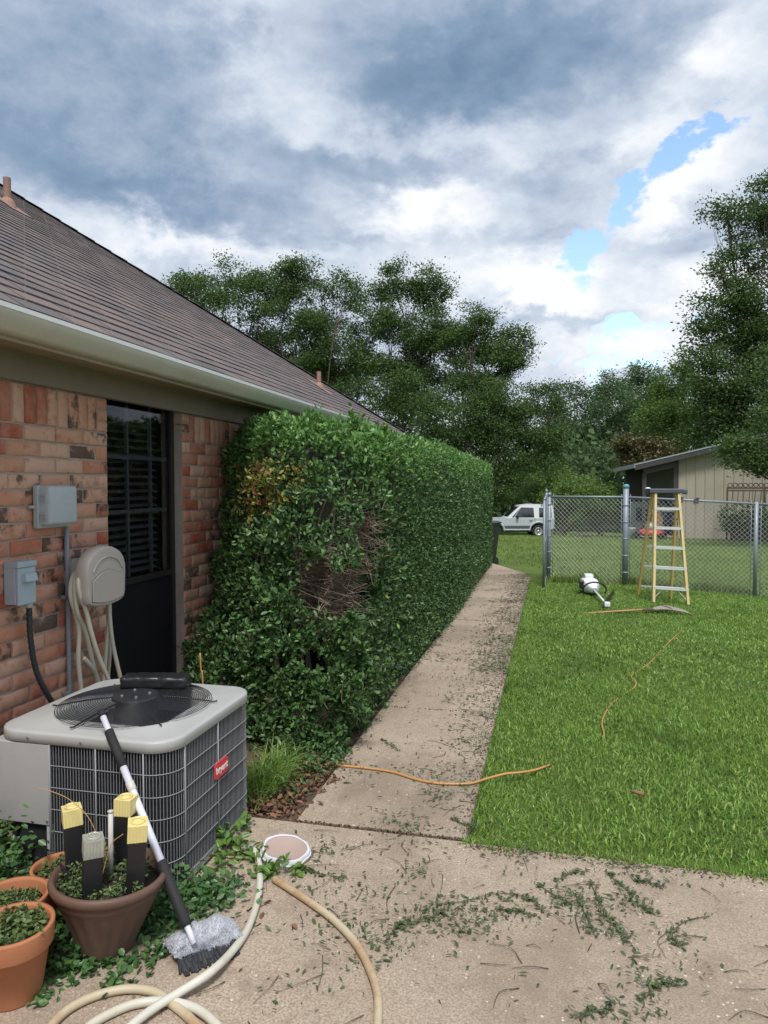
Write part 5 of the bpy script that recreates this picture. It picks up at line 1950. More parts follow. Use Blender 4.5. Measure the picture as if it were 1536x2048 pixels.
# ================================================================== FENCE, LADDER, TOOLS
def build_fence():
    t = empty('chain_link_fence', (1.18, 12.44, -.1), 'galvanised chain link fence behind the ladder', 'fence')
    posts = [(-.05, 12.9, 1.52, .030), (1.19, 12.45, 1.66, .046), (3.13, 12.27, 1.50, .030), (5.2, 12.1, 1.5, .030), (7.3, 11.95, 1.5, .03)]
    top = []
    for i, (x, y, h, r) in enumerate(posts):
        z = float(terrain_z(x, y))
        p = MB().tube([(x, y, z - .05), (x, y, z + h)], r, 14).build('post', 'galvanised', t, smooth=True)
        if i < 2:
            MB().lathe((x, y, z + h), [(r + .004, -.045), (r + .004, .0), (r * .8, .018), (.004, .024)], 14).build('post_cap', 'post_blue' if i == 1 else 'galvanised', p, smooth=True)
            for k in range(5):
                MB().tube([(x, y, z + .2 + .28 * k), (x, y, z + .225 + .28 * k)], r + .004, 14).build('tension_band', 'galvanised', p, smooth=True)
        top.append(np.array([x, y, z + (1.47 if i != 2 else 1.47)]))
    wires = MB()
    for a, b, i in zip(top[:-1], top[1:], range(9)):
        MB().tube([a, b], .018, 10).build('top_rail', 'galvanised', t, smooth=True)
        d = b - a
        L = np.linalg.norm(d[:2])
        ux = d / L
        H = 1.47
        pit = .0755
        n = int(L / pit)
        nh = int(H / pit)
        hh = nh * pit + .03
        for fam in (1, -1):
            for k in range(-nh, n + 1):
                # straight diagonal run clipped to the panel
                s0, s1 = k * pit, k * pit + hh
                z0, z1 = 0.0, hh
                lo, hi = max(0, -s0), min(hh, L - s0)
                if hi - lo < .02:
                    continue
                P = []
                for e in (lo, hi):
                    s = s0 + e
                    zz = e if fam == 1 else hh - e
                    P.append(a + ux * s + np.array([0, 0, -H + zz + .005]) + np.array([0, .003 * fam, 0]))
                wires.tube(P, .0022, 4, False)
        for s in (.07, L - .07):
            p = a + ux * s
            MB().tube([p - np.array([0, 0, H - .02]), p + np.array([0, 0, .05])], .005, 6).build('tension_bar', 'galvanised', t, smooth=True)
    wires.build('chain_link_mesh', 'chain_wire', t, kind='stuff')
    # black clamps on the rail
    for s in (.68, .80):
        p = top[1] + (top[2] - top[1]) * (s - .25)
        MB().box(p - [.035, .03, .05], p + [.035, .03, .03]).box(p + [-.01, -.04, .031], p + [.05, .01, .05]).build('rail_clamp', 'cap_grey', t, bevel=.008)
    # the gate, swung open towards the walk's near end
    z = float(terrain_z(-.1, 12.3))
    gt = empty('chain_link_gate', (-.1, 12.8, z), 'open chain link gate seen edge on beside the walk', 'gate')
    a, b = np.array([-.10, 12.78, z + .05]), np.array([-.125, 11.72, z + .0])
    h = np.array([0, 0, 1.42])
    for p in (a, b):
        MB().tube([p, p + h + [0, 0, .1 * (p is a)]], .021, 10).build('upright', 'galvanised', gt, smooth=True)
    for k in (0, .5, 1):
        MB().tube([a + h * k + [0, 0, .02], b + h * k + [0, 0, .02]], .017, 8).build('cross_rail', 'galvanised', gt, smooth=True)
    w = MB()
    L = 1.06
    d = (b - a) / np.linalg.norm(b - a)
    pit = .0755
    for fam in (1, -1):
        for k in range(-19, 15):
            s0 = k * pit
            lo, hi = max(0, -s0), min(1.42, L - s0)
            if hi - lo > .02:
                w.tube([a + d * (s0 + e) + np.array([.003 * fam, 0, (e if fam == 1 else 1.42 - e) + .02]) for e in (lo, hi)], .0017, 4, False)
    w.build('chain_link_mesh', 'chain_wire', gt, kind='stuff')
    p = a + h + np.array([0, 0, .1])
    MB().lathe(p, [(.024, -.03), (.024, 0), (.012, .02)], 10).build('gate_cap', 'galvanised', gt, smooth=True)
    MB().box(a + [-.03, .0, 1.0], a + [.03, .04, 1.03]).build('hinge', 'galvanised', gt)


build_fence()


def build_ladder():
    zt = 1.515
    FL, FR = np.array([1.385, 10.60]), np.array([1.862, 10.57])
    RL, RR = np.array([1.268, 11.27]), np.array([1.722, 11.22])
    tz = lambda p: float(terrain_z(*p)) + .0
    c = (FL + FR + RL + RR) / 4
    t = empty('step_ladder', (c[0], c[1], tz(c)), 'yellow fibreglass step ladder with white steps standing on the lawn', 'ladder')
    wdir = unit(FR - FL)
    dep = unit((RL - FL + RR - FR) / 2)
    tc_ = (FL + FR) / 2 + dep * .22
    TL, TR = tc_ - wdir * .165, tc_ + wdir * .165
    P3 = lambda p, z: np.array([p[0], p[1], z])
    rail = lambda A, B, zb, zt_, f: P3(A + (B - A) * f, zb + (zt_ - zb) * f)
    fz = {0: tz(FL), 1: tz(FR), 2: tz(RL), 3: tz(RR)}
    up = np.array([dep[0], dep[1], 0])
    for A, B, z, off in ((FL, TL, fz[0], 1), (FR, TR, fz[1], -1)):
        p, q = P3(A, z), P3(B, zt - .03)
        m = MB()
        m.bar(p, q, .008, .062, up)
        inw = np.array([wdir[0], wdir[1], 0]) * off
        m.bar(p - up * .029 + inw * .014, q - up * .029 + inw * .014, .030, .006, up)
        m.bar(p + up * .029 + inw * .014, q + up * .029 + inw * .014, .030, .006, up)
        r = m.build('front_rail', 'fibreglass', t)
        MB().box(p + [-.03, -.04, -.005], p + [.03, .04, .022]).build('foot', 'tool_black', r, bevel=.004)
    TL2, TR2 = TL + dep * .07, TR + dep * .07
    for A, B, z in ((RL, TL2, fz[2]), (RR, TR2, fz[3])):
        r = MB().bar(P3(A, z), P3(B, zt - .03), .032, .048, up).build('rear_rail', 'fibreglass_rear', t, bevel=.004)
        MB().box(P3(A, z) + [-.022, -.03, -.004], P3(A, z) + [.022, .03, .02]).build('foot', 'tool_black', r, bevel=.004)
    fr = [.15, .33, .51, .685, .86]
    for f in fr:
        a, b = rail(FL, TL, fz[0], zt - .03, f), rail(FR, TR, fz[1], zt - .03, f)
        MB().bar(a, b, .078, .006, (0, 0, 1)).bar(a - up * .036 - [0, 0, .016], b - up * .036 - [0, 0, .016], .005, .034).bar(a + up * .036 - [0, 0, .012], b + up * .036 - [0, 0, .012], .005, .022).build('step', 'step_aluminium', t)
    for f in (.10, .30, .49, .67, .83):
        a, b = rail(RL, TL2, fz[2], zt - .03, f), rail(RR, TR2, fz[3], zt - .03, f)
        MB().bar(a, b, .006, .024).build('rear_bar', 'step_aluminium', t)
    # braces under the first step and the spreaders
    a, b = rail(FL, TL, fz[0], zt - .03, .15), rail(FR, TR, fz[1], zt - .03, .15)
    for s, e, foot in ((a, b, P3(FL, fz[0] + .05)), (b, a, P3(FR, fz[1] + .05))):
        MB().bar(foot, s + (e - s) * .32 - [0, 0, .02], .006, .016, up).build('brace', 'step_aluminium', t)
    for A, B, A2, B2, z1, z2 in ((FL, TL, RL, TL2, fz[0], fz[2]), (FR, TR, RR, TR2, fz[1], fz[3])):
        MB().bar(rail(A, B, z1, zt - .03, .80), rail(A2, B2, z2, zt - .03, .74), .004, .018, (0, 0, 1)).build('spreader', 'galvanised', t)
        f1, f2 = rail(A, B, z1, zt - .03, .845), rail(A, B, z1, zt - .03, .77)
    for s in (0, 1):
        p0 = rail(FL if s == 0 else FR, TL if s == 0 else TR, fz[s], zt - .03, .77)
        p1 = rail(FL, TL, fz[0], zt - .03, .84) * (.7 if s == 0 else .3) + rail(FR, TR, fz[1], zt - .03, .84) * (.3 if s == 0 else .7)
        MB().bar(p0, p1, .006, .014, up).build('brace', 'wood_handle', t)
    c3 = P3((TL + TR + TL2 + TR2) / 4, 0)
    rot = Matrix.Rotation(math.atan2(wdir[1], wdir[0]), 4, 'Z')
    cap = MB().box((c3[0] - .225, c3[1] - .085, zt - .045), (c3[0] + .225, c3[1] + .085, zt + .018), rot=rot).build('top_cap', 'cap_grey', t, bevel=.012)
    for dx in (-.25, .25):
        MB().box((c3[0] + dx - .035, c3[1] - .06, zt - .06), (c3[0] + dx + .035, c3[1] + .06, zt + .012), rot=rot, c=c3 + [0, 0, zt]).build('cap_end', 'cap_grey', cap, bevel=.016)
    w = c3 + np.array([-.25, -.06, zt + .026])
    MB().lathe(w, [(.03, -.014), (.038, 0), (.02, .012)], 14).build('cap_disc', 'tool_white', cap, smooth=True)


build_ladder()


def build_tools():
    # white cordless pole trimmer on the grass
    zg = -.075
    G = lambda u, v, z: gnd(u, v, zg + z)
    t = empty('hedge_trimmer', G(1185, 1180, 0), 'white pole hedge trimmer with black blade lying on the grass', 'hedge trimmer')
    a = G(1184, 1176, .11)
    b = G(1214, 1209, .05)
    d = unit(b - a)
    sd = unit(np.cross(d, [0, 0, 1.0]))
    u_ = np.cross(sd, d)
    L = []
    for s, w, h, dz in ((-.40, .09, .07, .0), (-.39, .115, .09, .0), (-.20, .12, .10, .01), (-.04, .115, .095, .01), (.0, .08, .07, 0), (.12, .06, .055, 0), (.16, .03, .03, 0)):
        L.append([a + d * s + u_ * dz + sd * w * np.sign(math.cos(k)) * abs(math.cos(k)) ** .45 + u_ * h * np.sign(math.sin(k)) * abs(math.sin(k)) ** .45 for k in np.linspace(0, 2 * math.pi, 20, endpoint=False)])
    body = MB().loft(L).build('motor_housing', 'tool_white', t, smooth=True)
    kb = a + d * -.3 + u_ * .14
    MB().bar(kb - d * .07 - u_ * .03, kb + d * .07 - u_ * .03, .13, .10, u_).build('battery', 'tool_white', body, bevel=.02)
    s = a - d * .12 + sd * .13
    MB().box(s - [.04, .07, .03], s + [.04, .05, .09]).build('air_filter', 'tool_black', body, bevel=.015)
    MB().tube([a + d * .1, b], .014, 10).build('shaft', 'tool_white', t, smooth=True)
    lp = []
    for k in np.linspace(-.5, math.pi + .5, 22):
        lp.append(a + d * .22 + sd * .165 * math.cos(k) + u_ * (.11 * math.sin(k) + .02))
    MB().tube(lp, .013, 8).build('loop_handle', 'tool_black', t, smooth=True)
    MB().box(b - [.04, .05, .03], b + [.04, .05, .035]).build('gearbox', 'tool_white', t, bevel=.015)
    e0, e1 = G(1206, 1212, .05), G(1228, 1184, .10)
    bl = MB().bar(e0, e1, .012, .05, (0, 0, 1)).build('blade', 'tool_black', t)
    dd = unit(e1 - e0)
    for k in range(12):
        p = e0 + (e1 - e0) * (k + .5) / 12
        MB().bar(p, p + np.array([0, 0, .05]), .006, .02, dd).build('tooth', 'tool_black', bl)
    # leaf rake
    t = empty('leaf_rake', G(1290, 1222, 0), 'wooden handled leaf rake lying flat on the lawn', 'rake')
    h0, h1 = G(1166, 1227, .015), G(1290, 1219, .055)
    MB().tube([h0, (h0 + h1) / 2, h1], .013, 8).build('handle', 'wood_handle', t, smooth=True)
    dr = unit((h1 - h0) * [1, 1, 0])
    sr = np.array([-dr[1], dr[0], 0])
    MB().bar(h1 - dr * .03, h1 + dr * .12, .09, .02).build('ferrule', 'bark', t, bevel=.006)
    for k in range(19):
        f = (k - 9) / 9
        e = h1 + dr * (.50 - .05 * abs(f)) + sr * .27 * f + np.array([0, 0, -.005])
        tip = e + dr * .05 + np.array([0, 0, -.045])
        MB().tube(spline([h1 + dr * .08 + sr * .03 * f, h1 + dr * .25 + sr * .12 * f + [0, 0, .02], e, tip], 10), .0048, 5, True).build('tine', 'rake_tines', t, smooth=True)
    MB().tube(spline([h1 + dr * .3 + sr * .16 + [0, 0, .02], h1 + dr * .31 + [0, 0, .03], h1 + dr * .3 - sr * .16 + [0, 0, .02]], 10), .006, 6).build('crossbar', 'rake_tines', t, smooth=True)


build_tools()


def build_bin():
    c = np.array([-1.40, 14.75, float(terrain_z(-1.4, 14.75)) - .0])
    t = empty('wheelie_bin', c, 'black wheeled rubbish bin behind the far end of hedge', 'rubbish bin')
    rot = Matrix.Rotation(R(-20), 4, 'Z')
    def sq(hx, hy, z, r=.05):
        q = rrect(0, 0, hx, hy, r, z, 5) @ np.array(rot.to_3x3()).T
        return q + c
    MB().loft([sq(.20, .21, .02), sq(.21, .22, .06), sq(.275, .30, .86), sq(.29, .315, .88), sq(.29, .315, .91)]).build('body', 'bin_plastic', t, smooth=False, bevel=.004)
    MB().loft([sq(.30, .33, .911), sq(.30, .33, .93), sq(.26, .28, .955), sq(.12, .14, .965)]).build('lid', 'bin_plastic', t, bevel=.004)
    Rm = np.array(rot.to_3x3())
    for s in (-1, 1):
        ctr = c + Rm @ np.array([s * .2, .2, .10])
        ax = Rm @ np.array([1.0, 0, 0])
        MB().tube([ctr - ax * .03, ctr + ax * .03], .10, 18).build('wheel', 'tyre', t, smooth=False)
    h = [c + Rm @ np.array([x, y, z]) for x, y, z in ((-.2, .33, .86), (-.2, .40, .88), (.2, .40, .88), (.2, .33, .86))]
    MB().tube(h, .015, 8).build('handle', 'bin_plastic', t)


build_bin()


# ================================================================== CAR
def build_car():
    base = atD(1071, 1072, 39.0)
    zg = float(terrain_z(base[0], base[1])) - .02
    t = empty('parked_car', (base[0], base[1], zg), 'silver two door off road car parked on the grass beyond the gate', 'car')
    fx = -_rt                                   # nose to the left in the picture
    sy = -unit(_fw * [1, 1, 0])                 # side towards the viewer
    O = np.array([base[0], base[1], zg])
    # local: a forward from the rear axle, b towards the viewer, z up
    W = lambda a, b, z: O + fx * a + sy * b + np.array([0, 0, z])
    HB = .80

    def side(poly, b0, b1):
        return [W(a, b0, z) for a, z in poly], [W(a, b1, z) for a, z in poly]
    arch = lambda c, r, n=11: [(c + r * math.cos(k), .36 + r * math.sin(k)) for k in np.linspace(math.pi - .12, .12, n)]
    low = [(-.82, .50), (-.45, .46)] + [(c, z) for c, z in arch(0, .44)] + [(.47, .44), (1.87, .44)] + arch(2.32, .44) + [(2.78, .46), (3.0, .52), (3.02, .80), (2.95, 1.0), (1.72, 1.07), (-.84, 1.05)]
    m = MB()
    A, B = side(low, HB, HB - .1)
    A2, B2 = side(low, -HB, -HB + .1)
    n = len(low)
    inner = [W(a, HB - .06, z) for a, z in low]
    m.loft([[W(a, b, z) for a, z in low] for b in (-HB, -HB + .04, 0, HB - .04, HB)])
    m.build('body', 'car_silver', t)
    # cabin
    cab = [(-.82, 1.05), (1.72, 1.07), (1.02, 1.70), (.92, 1.74), (-.72, 1.76), (-.80, 1.70)]
    tum = lambda z: .80 - .12 * (z - 1.05) / .7
    m = MB()
    m.loft([[W(a, s * tum(z), z) for a, z in cab] for s in (-1, -.5, .5, 1)])
    m.build('cabin', 'car_white', t)
    roof = [(1.06, 1.715), (.2, 1.755), (-.78, 1.775), (-.84, 1.76)]
    MB().loft([[W(1.04, s * .66, 1.72), W(.4, s * .66, 1.80), W(-.7, s * .66, 1.80), W(-.84, s * .66, 1.74)] for s in (-1, 1)], (True, True)).build('roof_panel', 'car_white', t)
    for s in (-1, 1):
        bs = lambda a, z: W(a, s * (tum(z) + .006), z)
        bo = lambda a, z: W(a, s * (tum(z) - .03), z)
        for nm, poly in (('door_window', [(1.30, 1.10), (.24, 1.10), (.27, 1.62), (.94, 1.64)]), ('quarter_window', [(1.46, 1.10), (1.33, 1.10), (.98, 1.60)]), ('side_window', [(-.02, 1.10), (-.70, 1.10), (-.68, 1.62), (-.02, 1.63)])):
            MB().loft([[bs(*p) for p in poly], [bo(*p) for p in poly]]).build(nm, 'car_glass', t)
        # door outline, handle, trim band, sill
        D = lambda a, z: W(a, s * (HB + .006), z)
        MB().bar(D(.20, .52), D(.20, 1.06), .012, .012, fx).build('door_gap', 'car_dark', t)
        MB().bar(D(.50, .925), D(.34, .925), .03, .035).build('door_handle', 'tool_black', t, bevel=.006)
        MB().raw([W(a, s * (HB + .008), z) for a, z in ((.46, .50), (1.86, .50), (1.86, .66), (.42, .66))] + [W(a, s * (HB - .02), z) for a, z in ((.46, .50), (1.86, .50), (1.86, .66), (.42, .66))], [(0, 1, 2, 3), (3, 2, 6, 7), (0, 4, 5, 1), (0, 3, 7, 4), (1, 5, 6, 2)]).build('lower_trim', 'car_dark', t)
        MB().bar(W(.44, s * (HB + .03), .43), W(1.88, s * (HB + .03), .43), .12, .03).build('running_board', 'car_chrome', t, bevel=.008)
        MB().bar(W(1.16, s * (HB + .10), 1.04), W(1.16, s * (HB + .10), 1.22), .06, .12, fx).bar(W(1.16, s * (HB - .02), 1.08), W(1.16, s * (HB + .09), 1.08), .03, .03).build('mirror', 'tool_black', t, bevel=.01)
        for cx_ in (0, 2.32):
            ar = [W(cx_ + .50 * math.cos(k), s * (HB + .02), .36 + .50 * math.sin(k)) for k in np.linspace(.0, math.pi, 16)]
            MB().tube(ar, .035, 6).build('wheel_arch', 'car_silver', t, smooth=True)
            ctr = W(cx_, s * (HB - .14), .35)
            dark = W(cx_, s * .30, .40)
            ax = sy * s
            w = MB()
            L = []
            for e, r in ((-.11, .28), (-.10, .33), (-.06, .35), (.08, .35), (.115, .33), (.12, .24), (.10, .21)):
                L.append([ctr + ax * e + fx * r * math.cos(k) + np.array([0, 0, 1]) * r * math.sin(k) for k in np.linspace(0, 2 * math.pi, 28, endpoint=False)])
            w.loft(L, (True, False))
            wo = w.build('wheel', 'tyre', t, smooth=True)
            r_ = MB()
            L = []
            for e, r in ((.10, .215), (.125, .205), (.11, .18), (.05, .10), (.06, .06), (.10, .05), (.105, .01)):
                L.append([ctr + ax * e + fx * r * math.cos(k) + np.array([0, 0, 1]) * r * math.sin(k) for k in np.linspace(0, 2 * math.pi, 24, endpoint=False)])
            r_.loft(L, (False, True)).build('rim', 'rim_metal', wo, smooth=True)
            for k in range(6):
                a0 = k * math.pi / 3
                p = ctr + ax * .09 + fx * .13 * math.cos(a0) + np.array([0, 0, .13 * math.sin(a0)])
                MB().tube([p - ax * .03, p + ax * .004], .028, 8).build('rim_slot', 'tool_black', wo)
        MB().raw([W(3.021, s * .66, .78), W(3.021, s * .42, .78), W(3.021, s * .42, .92), W(3.021, s * .66, .92), W(2.96, s * .66, .78), W(2.96, s * .42, .78), W(2.96, s * .42, .92), W(2.96, s * .66, .92)], [(0, 1, 2, 3), (4, 7, 6, 5), (0, 3, 7, 4), (1, 5, 6, 2), (3, 2, 6, 7), (0, 4, 5, 1)]).build('headlight', 'car_chrome', t)
    MB().bar(W(-.7, .0, .42), W(2.9, .0, .42), 1.3, .18).build('chassis', 'car_dark', t)
    MB().bar(W(3.08, -.78, .5), W(3.08, .78, .5), .14, .16).build('front_bumper', 'car_dark', t, bevel=.02)
    MB().bar(W(-.90, -.78, .5), W(-.90, .78, .5), .14, .16).build('rear_bumper', 'car_dark', t, bevel=.02)
    p = [W(1.66, -.66, 1.10), W(1.66, .66, 1.10), W(1.08, .58, 1.66), W(1.08, -.58, 1.66)]
    of = fx * .012 + np.array([0, 0, .012])
    MB().raw([q + of for q in p] + [q - of for q in p], [(0, 1, 2, 3), (0, 4, 5, 1), (1, 5, 6, 2), (2, 6, 7, 3), (3, 7, 4, 0)]).build('windscreen', 'car_glass', t)
    for s in (-.55, .55):
        MB().bar(W(.3, s, 1.83), W(-.7, s, 1.83), .03, .03).build('roof_rail', 'tool_black', t)


build_car()


# ================================================================== SHED
def build_shed():
    D = 25.0
    rt2 = np.array([1.0, 0, 0])
    fw2 = np.array([0, 1.0, 0])
    O = np.array([4.24, 26.75, 0])
    zb = -.265
    W = lambda a, d, z: np.array([O[0], O[1], 0]) + rt2 * a + fw2 * d + np.array([0, 0, z])
    t = empty('metal_shed', W(2.5, 2, zb), 'tan ribbed metal shed with dark trim behind the fence', 'shed')
    px = D / F_PX
    # roof line in the gable: from the low left end up to the ridge
    x0, z0 = 2.83 - 4.24, 2.31
    sl = .242
    xr = 5.6
    roof_z = lambda a: z0 + sl * (a - x0) if a <= xr else z0 + sl * (xr - x0) - sl * (a - xr)
    wl, wr = 0.0, 11.2
    # wall panels, ribbed, one sheet after the other
    pw = .914
    k = 0
    a = wl
    while a < wr - .01:
        b = min(a + pw, wr)
        m = MB()
        prof = []
        nr = 3
        rp = (b - a) / nr
        for i in range(nr):
            s = a + i * rp
            for da, dd in ((0, .0), (.02, -.036), (.05, -.036), (.07, 0), (rp * .40, 0), (rp * .42, -.006), (rp * .46, -.006), (rp * .48, 0), (rp * .68, 0), (rp * .70, -.006), (rp * .74, -.006), (rp * .76, 0)):
                prof.append((s + da, dd))
        prof.append((b - .002, 0))
        lo = [W(x, d, zb - .05) for x, d in prof]
        hi = [W(x, d, roof_z(x) - .10) for x, d in prof]
        lo2 = [W(x, .03, zb - .05) for x, d in prof]
        hi2 = [W(x, .03, roof_z(x) - .10) for x, d in prof]
        m.loft([lo, hi], (False, False), closed=False)
        m.loft([hi, hi2], (False, False), closed=False)
        m.build('wall_panel', 'shed_metal', t)
        a = b
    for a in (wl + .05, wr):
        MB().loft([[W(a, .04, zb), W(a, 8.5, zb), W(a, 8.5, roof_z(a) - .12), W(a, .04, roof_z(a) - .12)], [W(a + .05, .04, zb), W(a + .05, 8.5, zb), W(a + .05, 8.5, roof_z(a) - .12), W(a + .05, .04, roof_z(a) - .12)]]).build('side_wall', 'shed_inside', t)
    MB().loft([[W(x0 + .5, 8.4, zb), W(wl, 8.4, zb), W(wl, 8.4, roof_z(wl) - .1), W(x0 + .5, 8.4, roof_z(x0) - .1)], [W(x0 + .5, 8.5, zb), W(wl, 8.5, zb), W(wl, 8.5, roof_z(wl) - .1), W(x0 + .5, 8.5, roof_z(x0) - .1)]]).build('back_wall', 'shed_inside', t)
    MB().loft([[W(-.10, -.04, zb), W(.06, -.04, zb), W(.06, .1, zb), W(-.10, .1, zb)], [W(-.10, -.04, roof_z(-.1) - .1), W(.06, -.04, roof_z(.06) - .1), W(.06, .1, roof_z(.06) - .1), W(-.10, .1, roof_z(-.1) - .1)]]).build('corner_trim', 'shed_trim', t)
    # roof sheet and rake trim
    e = .35
    for a0, a1, nm in ((x0 - .02, xr, 'roof'), (xr, wr + .6, 'roof')):
        L = []
        for d in (-e, 8.65):
            L.append([W(a0, d, roof_z(a0)), W(a1, d, roof_z(a1)), W(a1, d, roof_z(a1) - .05), W(a0, d, roof_z(a0) - .05)])
        MB().loft(L).build(nm, 'shed_trim', t)
        L = []
        for d in (-e - .02, -e - .002):
            L.append([W(a0, d, roof_z(a0) - .02), W(a1, d, roof_z(a1) - .02), W(a1, d, roof_z(a1) - .22), W(a0, d, roof_z(a0) - .22)])
        MB().loft(L).build('rake_trim', 'shed_trim', t)
    # pale metal drip along the rake and the eave
    for a0, a1 in ((x0 - .02, xr), (xr, wr + .6)):
        MB().loft([[W(a0, d, roof_z(a0) + .003), W(a1, d, roof_z(a1) + .003), W(a1, d, roof_z(a1) - .045), W(a0, d, roof_z(a0) - .045)] for d in (-e - .035, -e - .0205)]).build('drip_edge', 'shed_fascia', t)
    MB().loft([[W(x0 - .045, d, z0 + .003), W(x0 - .021, d, z0 + .003), W(x0 - .021, d, z0 - .15), W(x0 - .045, d, z0 - .15)] for d in (-e - .03, 8.65)]).build('eave_fascia', 'shed_fascia', t)
    # beam and posts of the open bay
    MB().bar(W(x0 + .3, -.1, roof_z(x0 + .3) - .32), W(-.1, -.1, roof_z(-.1) - .32), .12, .24).build('beam', 'shed_trim', t)
    for a in (-1.08,):
        MB().bar(W(a, -.05, zb - .05), W(a, -.05, roof_z(a) - .4), .13, .13, fw2).build('post', 'shed_trim', t)
    sl_ = MB()
    sl_.loft([[W(x0 + .1, -.3, zb + .004), W(wl, -.3, zb + .004), W(wl, 8.9, zb + .004), W(x0 + .1, 8.9, zb + .004)], [W(x0 + .1, -.3, zb + .03), W(wl, -.3, zb + .03), W(wl, 8.9, zb + .03), W(x0 + .1, 8.9, zb + .03)]])
    sl_.build('floor_slab', 'concrete', t)
    zf = zb + .03
    # things kept in the bay
    u = empty('old_appliance', W(-.98, 1.6, zf), 'grey cabinet standing in the shed bay', 'cabinet')
    MB().bar(W(-.98, 1.6, zf), W(-.98, 1.6, zf + 1.15), .7, .55, fw2).build('cabinet_body', 'appliance_grey', u, bevel=.03)
    MB().bar(W(-.98, 1.30, zf + .45), W(-.98, 1.30, zf + .95), .42, .03, fw2).build('cabinet_door', 'tarp_blue', u, bevel=.02)
    u = empty('leaning_planks', W(-.8, .6, zf), 'brown planks leaning in the shed bay behind the ladder', 'planks')
    for k in range(4):
        MB().bar(W(-.78 + .10 * k, .3, zf), W(-.60 + .09 * k, .75, zf + 1.5 - .1 * k), .09, .03, fw2).build('plank', 'plank_wood', u)
    u = empty('tarp_bundle', W(-.3, .8, zf), 'dark blue covered bundle in the shed bay', 'bundle')
    L = []
    for z, r in ((0, .28), (.3, .30), (.8, .27), (1.1, .22), (1.25, .08)):
        L.append([W(-.32 + (r + .02 * math.sin(k * 3)) * math.cos(k), .8 + r * math.sin(k), zf + z) for k in np.linspace(0, 6.283, 14, endpoint=False)])
    MB().loft(L).build('cover', 'tarp_blue', u, smooth=True)
    u = empty('lawn_mower', W(-1.1, -.9, zb), 'red lawn mower with grey engine parked before the shed bay', 'lawn mower')
    L = []
    for z, r in ((.10, .36), (.14, .40), (.26, .38), (.32, .25)):
        L.append([W(-.95 + r * 1.1 * math.cos(k), -.9 + r * math.sin(k), zb + z) for k in np.linspace(0, 6.283, 18, endpoint=False)])
    MB().loft(L).build('deck', 'mower_red', u, smooth=True)
    MB().lathe(W(-.97, -.9, zb + .3), [(.17, 0), (.18, .1), (.14, .2), (.06, .24)], 16).build('engine', 'machine_grey', u, smooth=True)
    for a, d in ((-1.42, -1.22), (-1.42, -.58), (-.58, -1.22), (-.58, -.58)):
        MB().tube([W(a, d - .03, zb + .11), W(a, d + .03, zb + .11)], .11, 14).build('wheel', 'tyre', u)
    MB().tube([W(-.66, -1.12, zb + .25), W(-.15, -1.12, zb + .85), W(-.15, -.68, zb + .85), W(-.66, -.68, zb + .25)], .013, 6).build('handlebar', 'tool_black', u, smooth=True)
    u = empty('bucket', W(-1.75, -.8, zb), 'pale grey bucket beside the red mower', 'bucket')
    MB().lathe(W(-1.62, -.95, zb), [(.13, 0), (.18, .34), (.19, .36), (.17, .36)], 16).build('pail', 'utility_grey', u, smooth=True)
    # lattice panel and planters in front of the wall
    u = empty('lattice_panel', W(2.6, -.7, zb), 'dark scalloped lattice panel by the tan shed wall', 'lattice')
    zt_ = EYE + (968 - 968) * px
    for k in range(14):
        a = 1.5 + k * .16
        MB().tube([W(a + .08 + .07 * math.cos(q), -.7, zt_ - .04 + .07 * math.sin(q)) for q in np.linspace(0, 6.283, 13)], .016, 5).build('scallop', 'old_timber', u, smooth=True)
    for z in (zt_ - .14, zt_ - .22):
        MB().bar(W(1.48, -.7, z), W(3.8, -.7, z), .03, .05).build('lattice_rail', 'old_timber', u)
    for k in range(3):
        a = 1.5 + k * 1.14
        MB().bar(W(a, -.7, zb - .03), W(a, -.7, zt_ - .1), .05, .05, fw2).build('lattice_post', 'old_timber', u)
    for k in range(13):
        a = 1.55 + k * .175
        MB().bar(W(a, -.69, zb + .1), W(a + .12, -.69, zt_ - .22), .012, .035, fw2).build('lattice_slat', 'old_timber', u)
    u = empty('timber_planter', W(2.6, -1.1, zb), 'low dark timber planter box below the lattice panel', 'planter')
    MB().bar(W(1.55, -1.1, zb + .17), W(3.6, -1.1, zb + .17), .4, .34).build('box', 'old_timber', u, bevel=.01)
    MB().bar(W(2.9, -1.32, zb + .27), W(3.6, -1.32, zb + .27), .03, .12).build('board', 'plank_wood', u)
    P = []
    for k in range(2600):
        P.append(W(random.uniform(1.25, 3.9) + random.gauss(0, .1), -1.05 + random.gauss(0, .14), zb + .30 + random.random() * (.75 + .25 * math.sin(k))))
    P = np.array(P)
    L = RNG.uniform(.06, .14, len(P))
    V, q = leaf_arrays(P, RNG.normal(0, 1, (len(P), 3)), RNG.normal(0, 1, (len(P), 3)), L, L * .5)
    o = fastmesh('planter_plants', V, q, 'oak_leaf', None, label='leafy plants in the timber planter by the shed', kind='stuff')
    # electric box seen through the fence
    u = empty('meter_box', W(3.15, -.6, EYE - .8), 'small pale box fixed beside the lattice panel', 'box')
    MB().bar(W(2.85, -.78, EYE - .95), W(2.85, -.78, EYE - .35), .36, .06, fw2).build('case', 'shed_metal', u, bevel=.01)


build_shed()


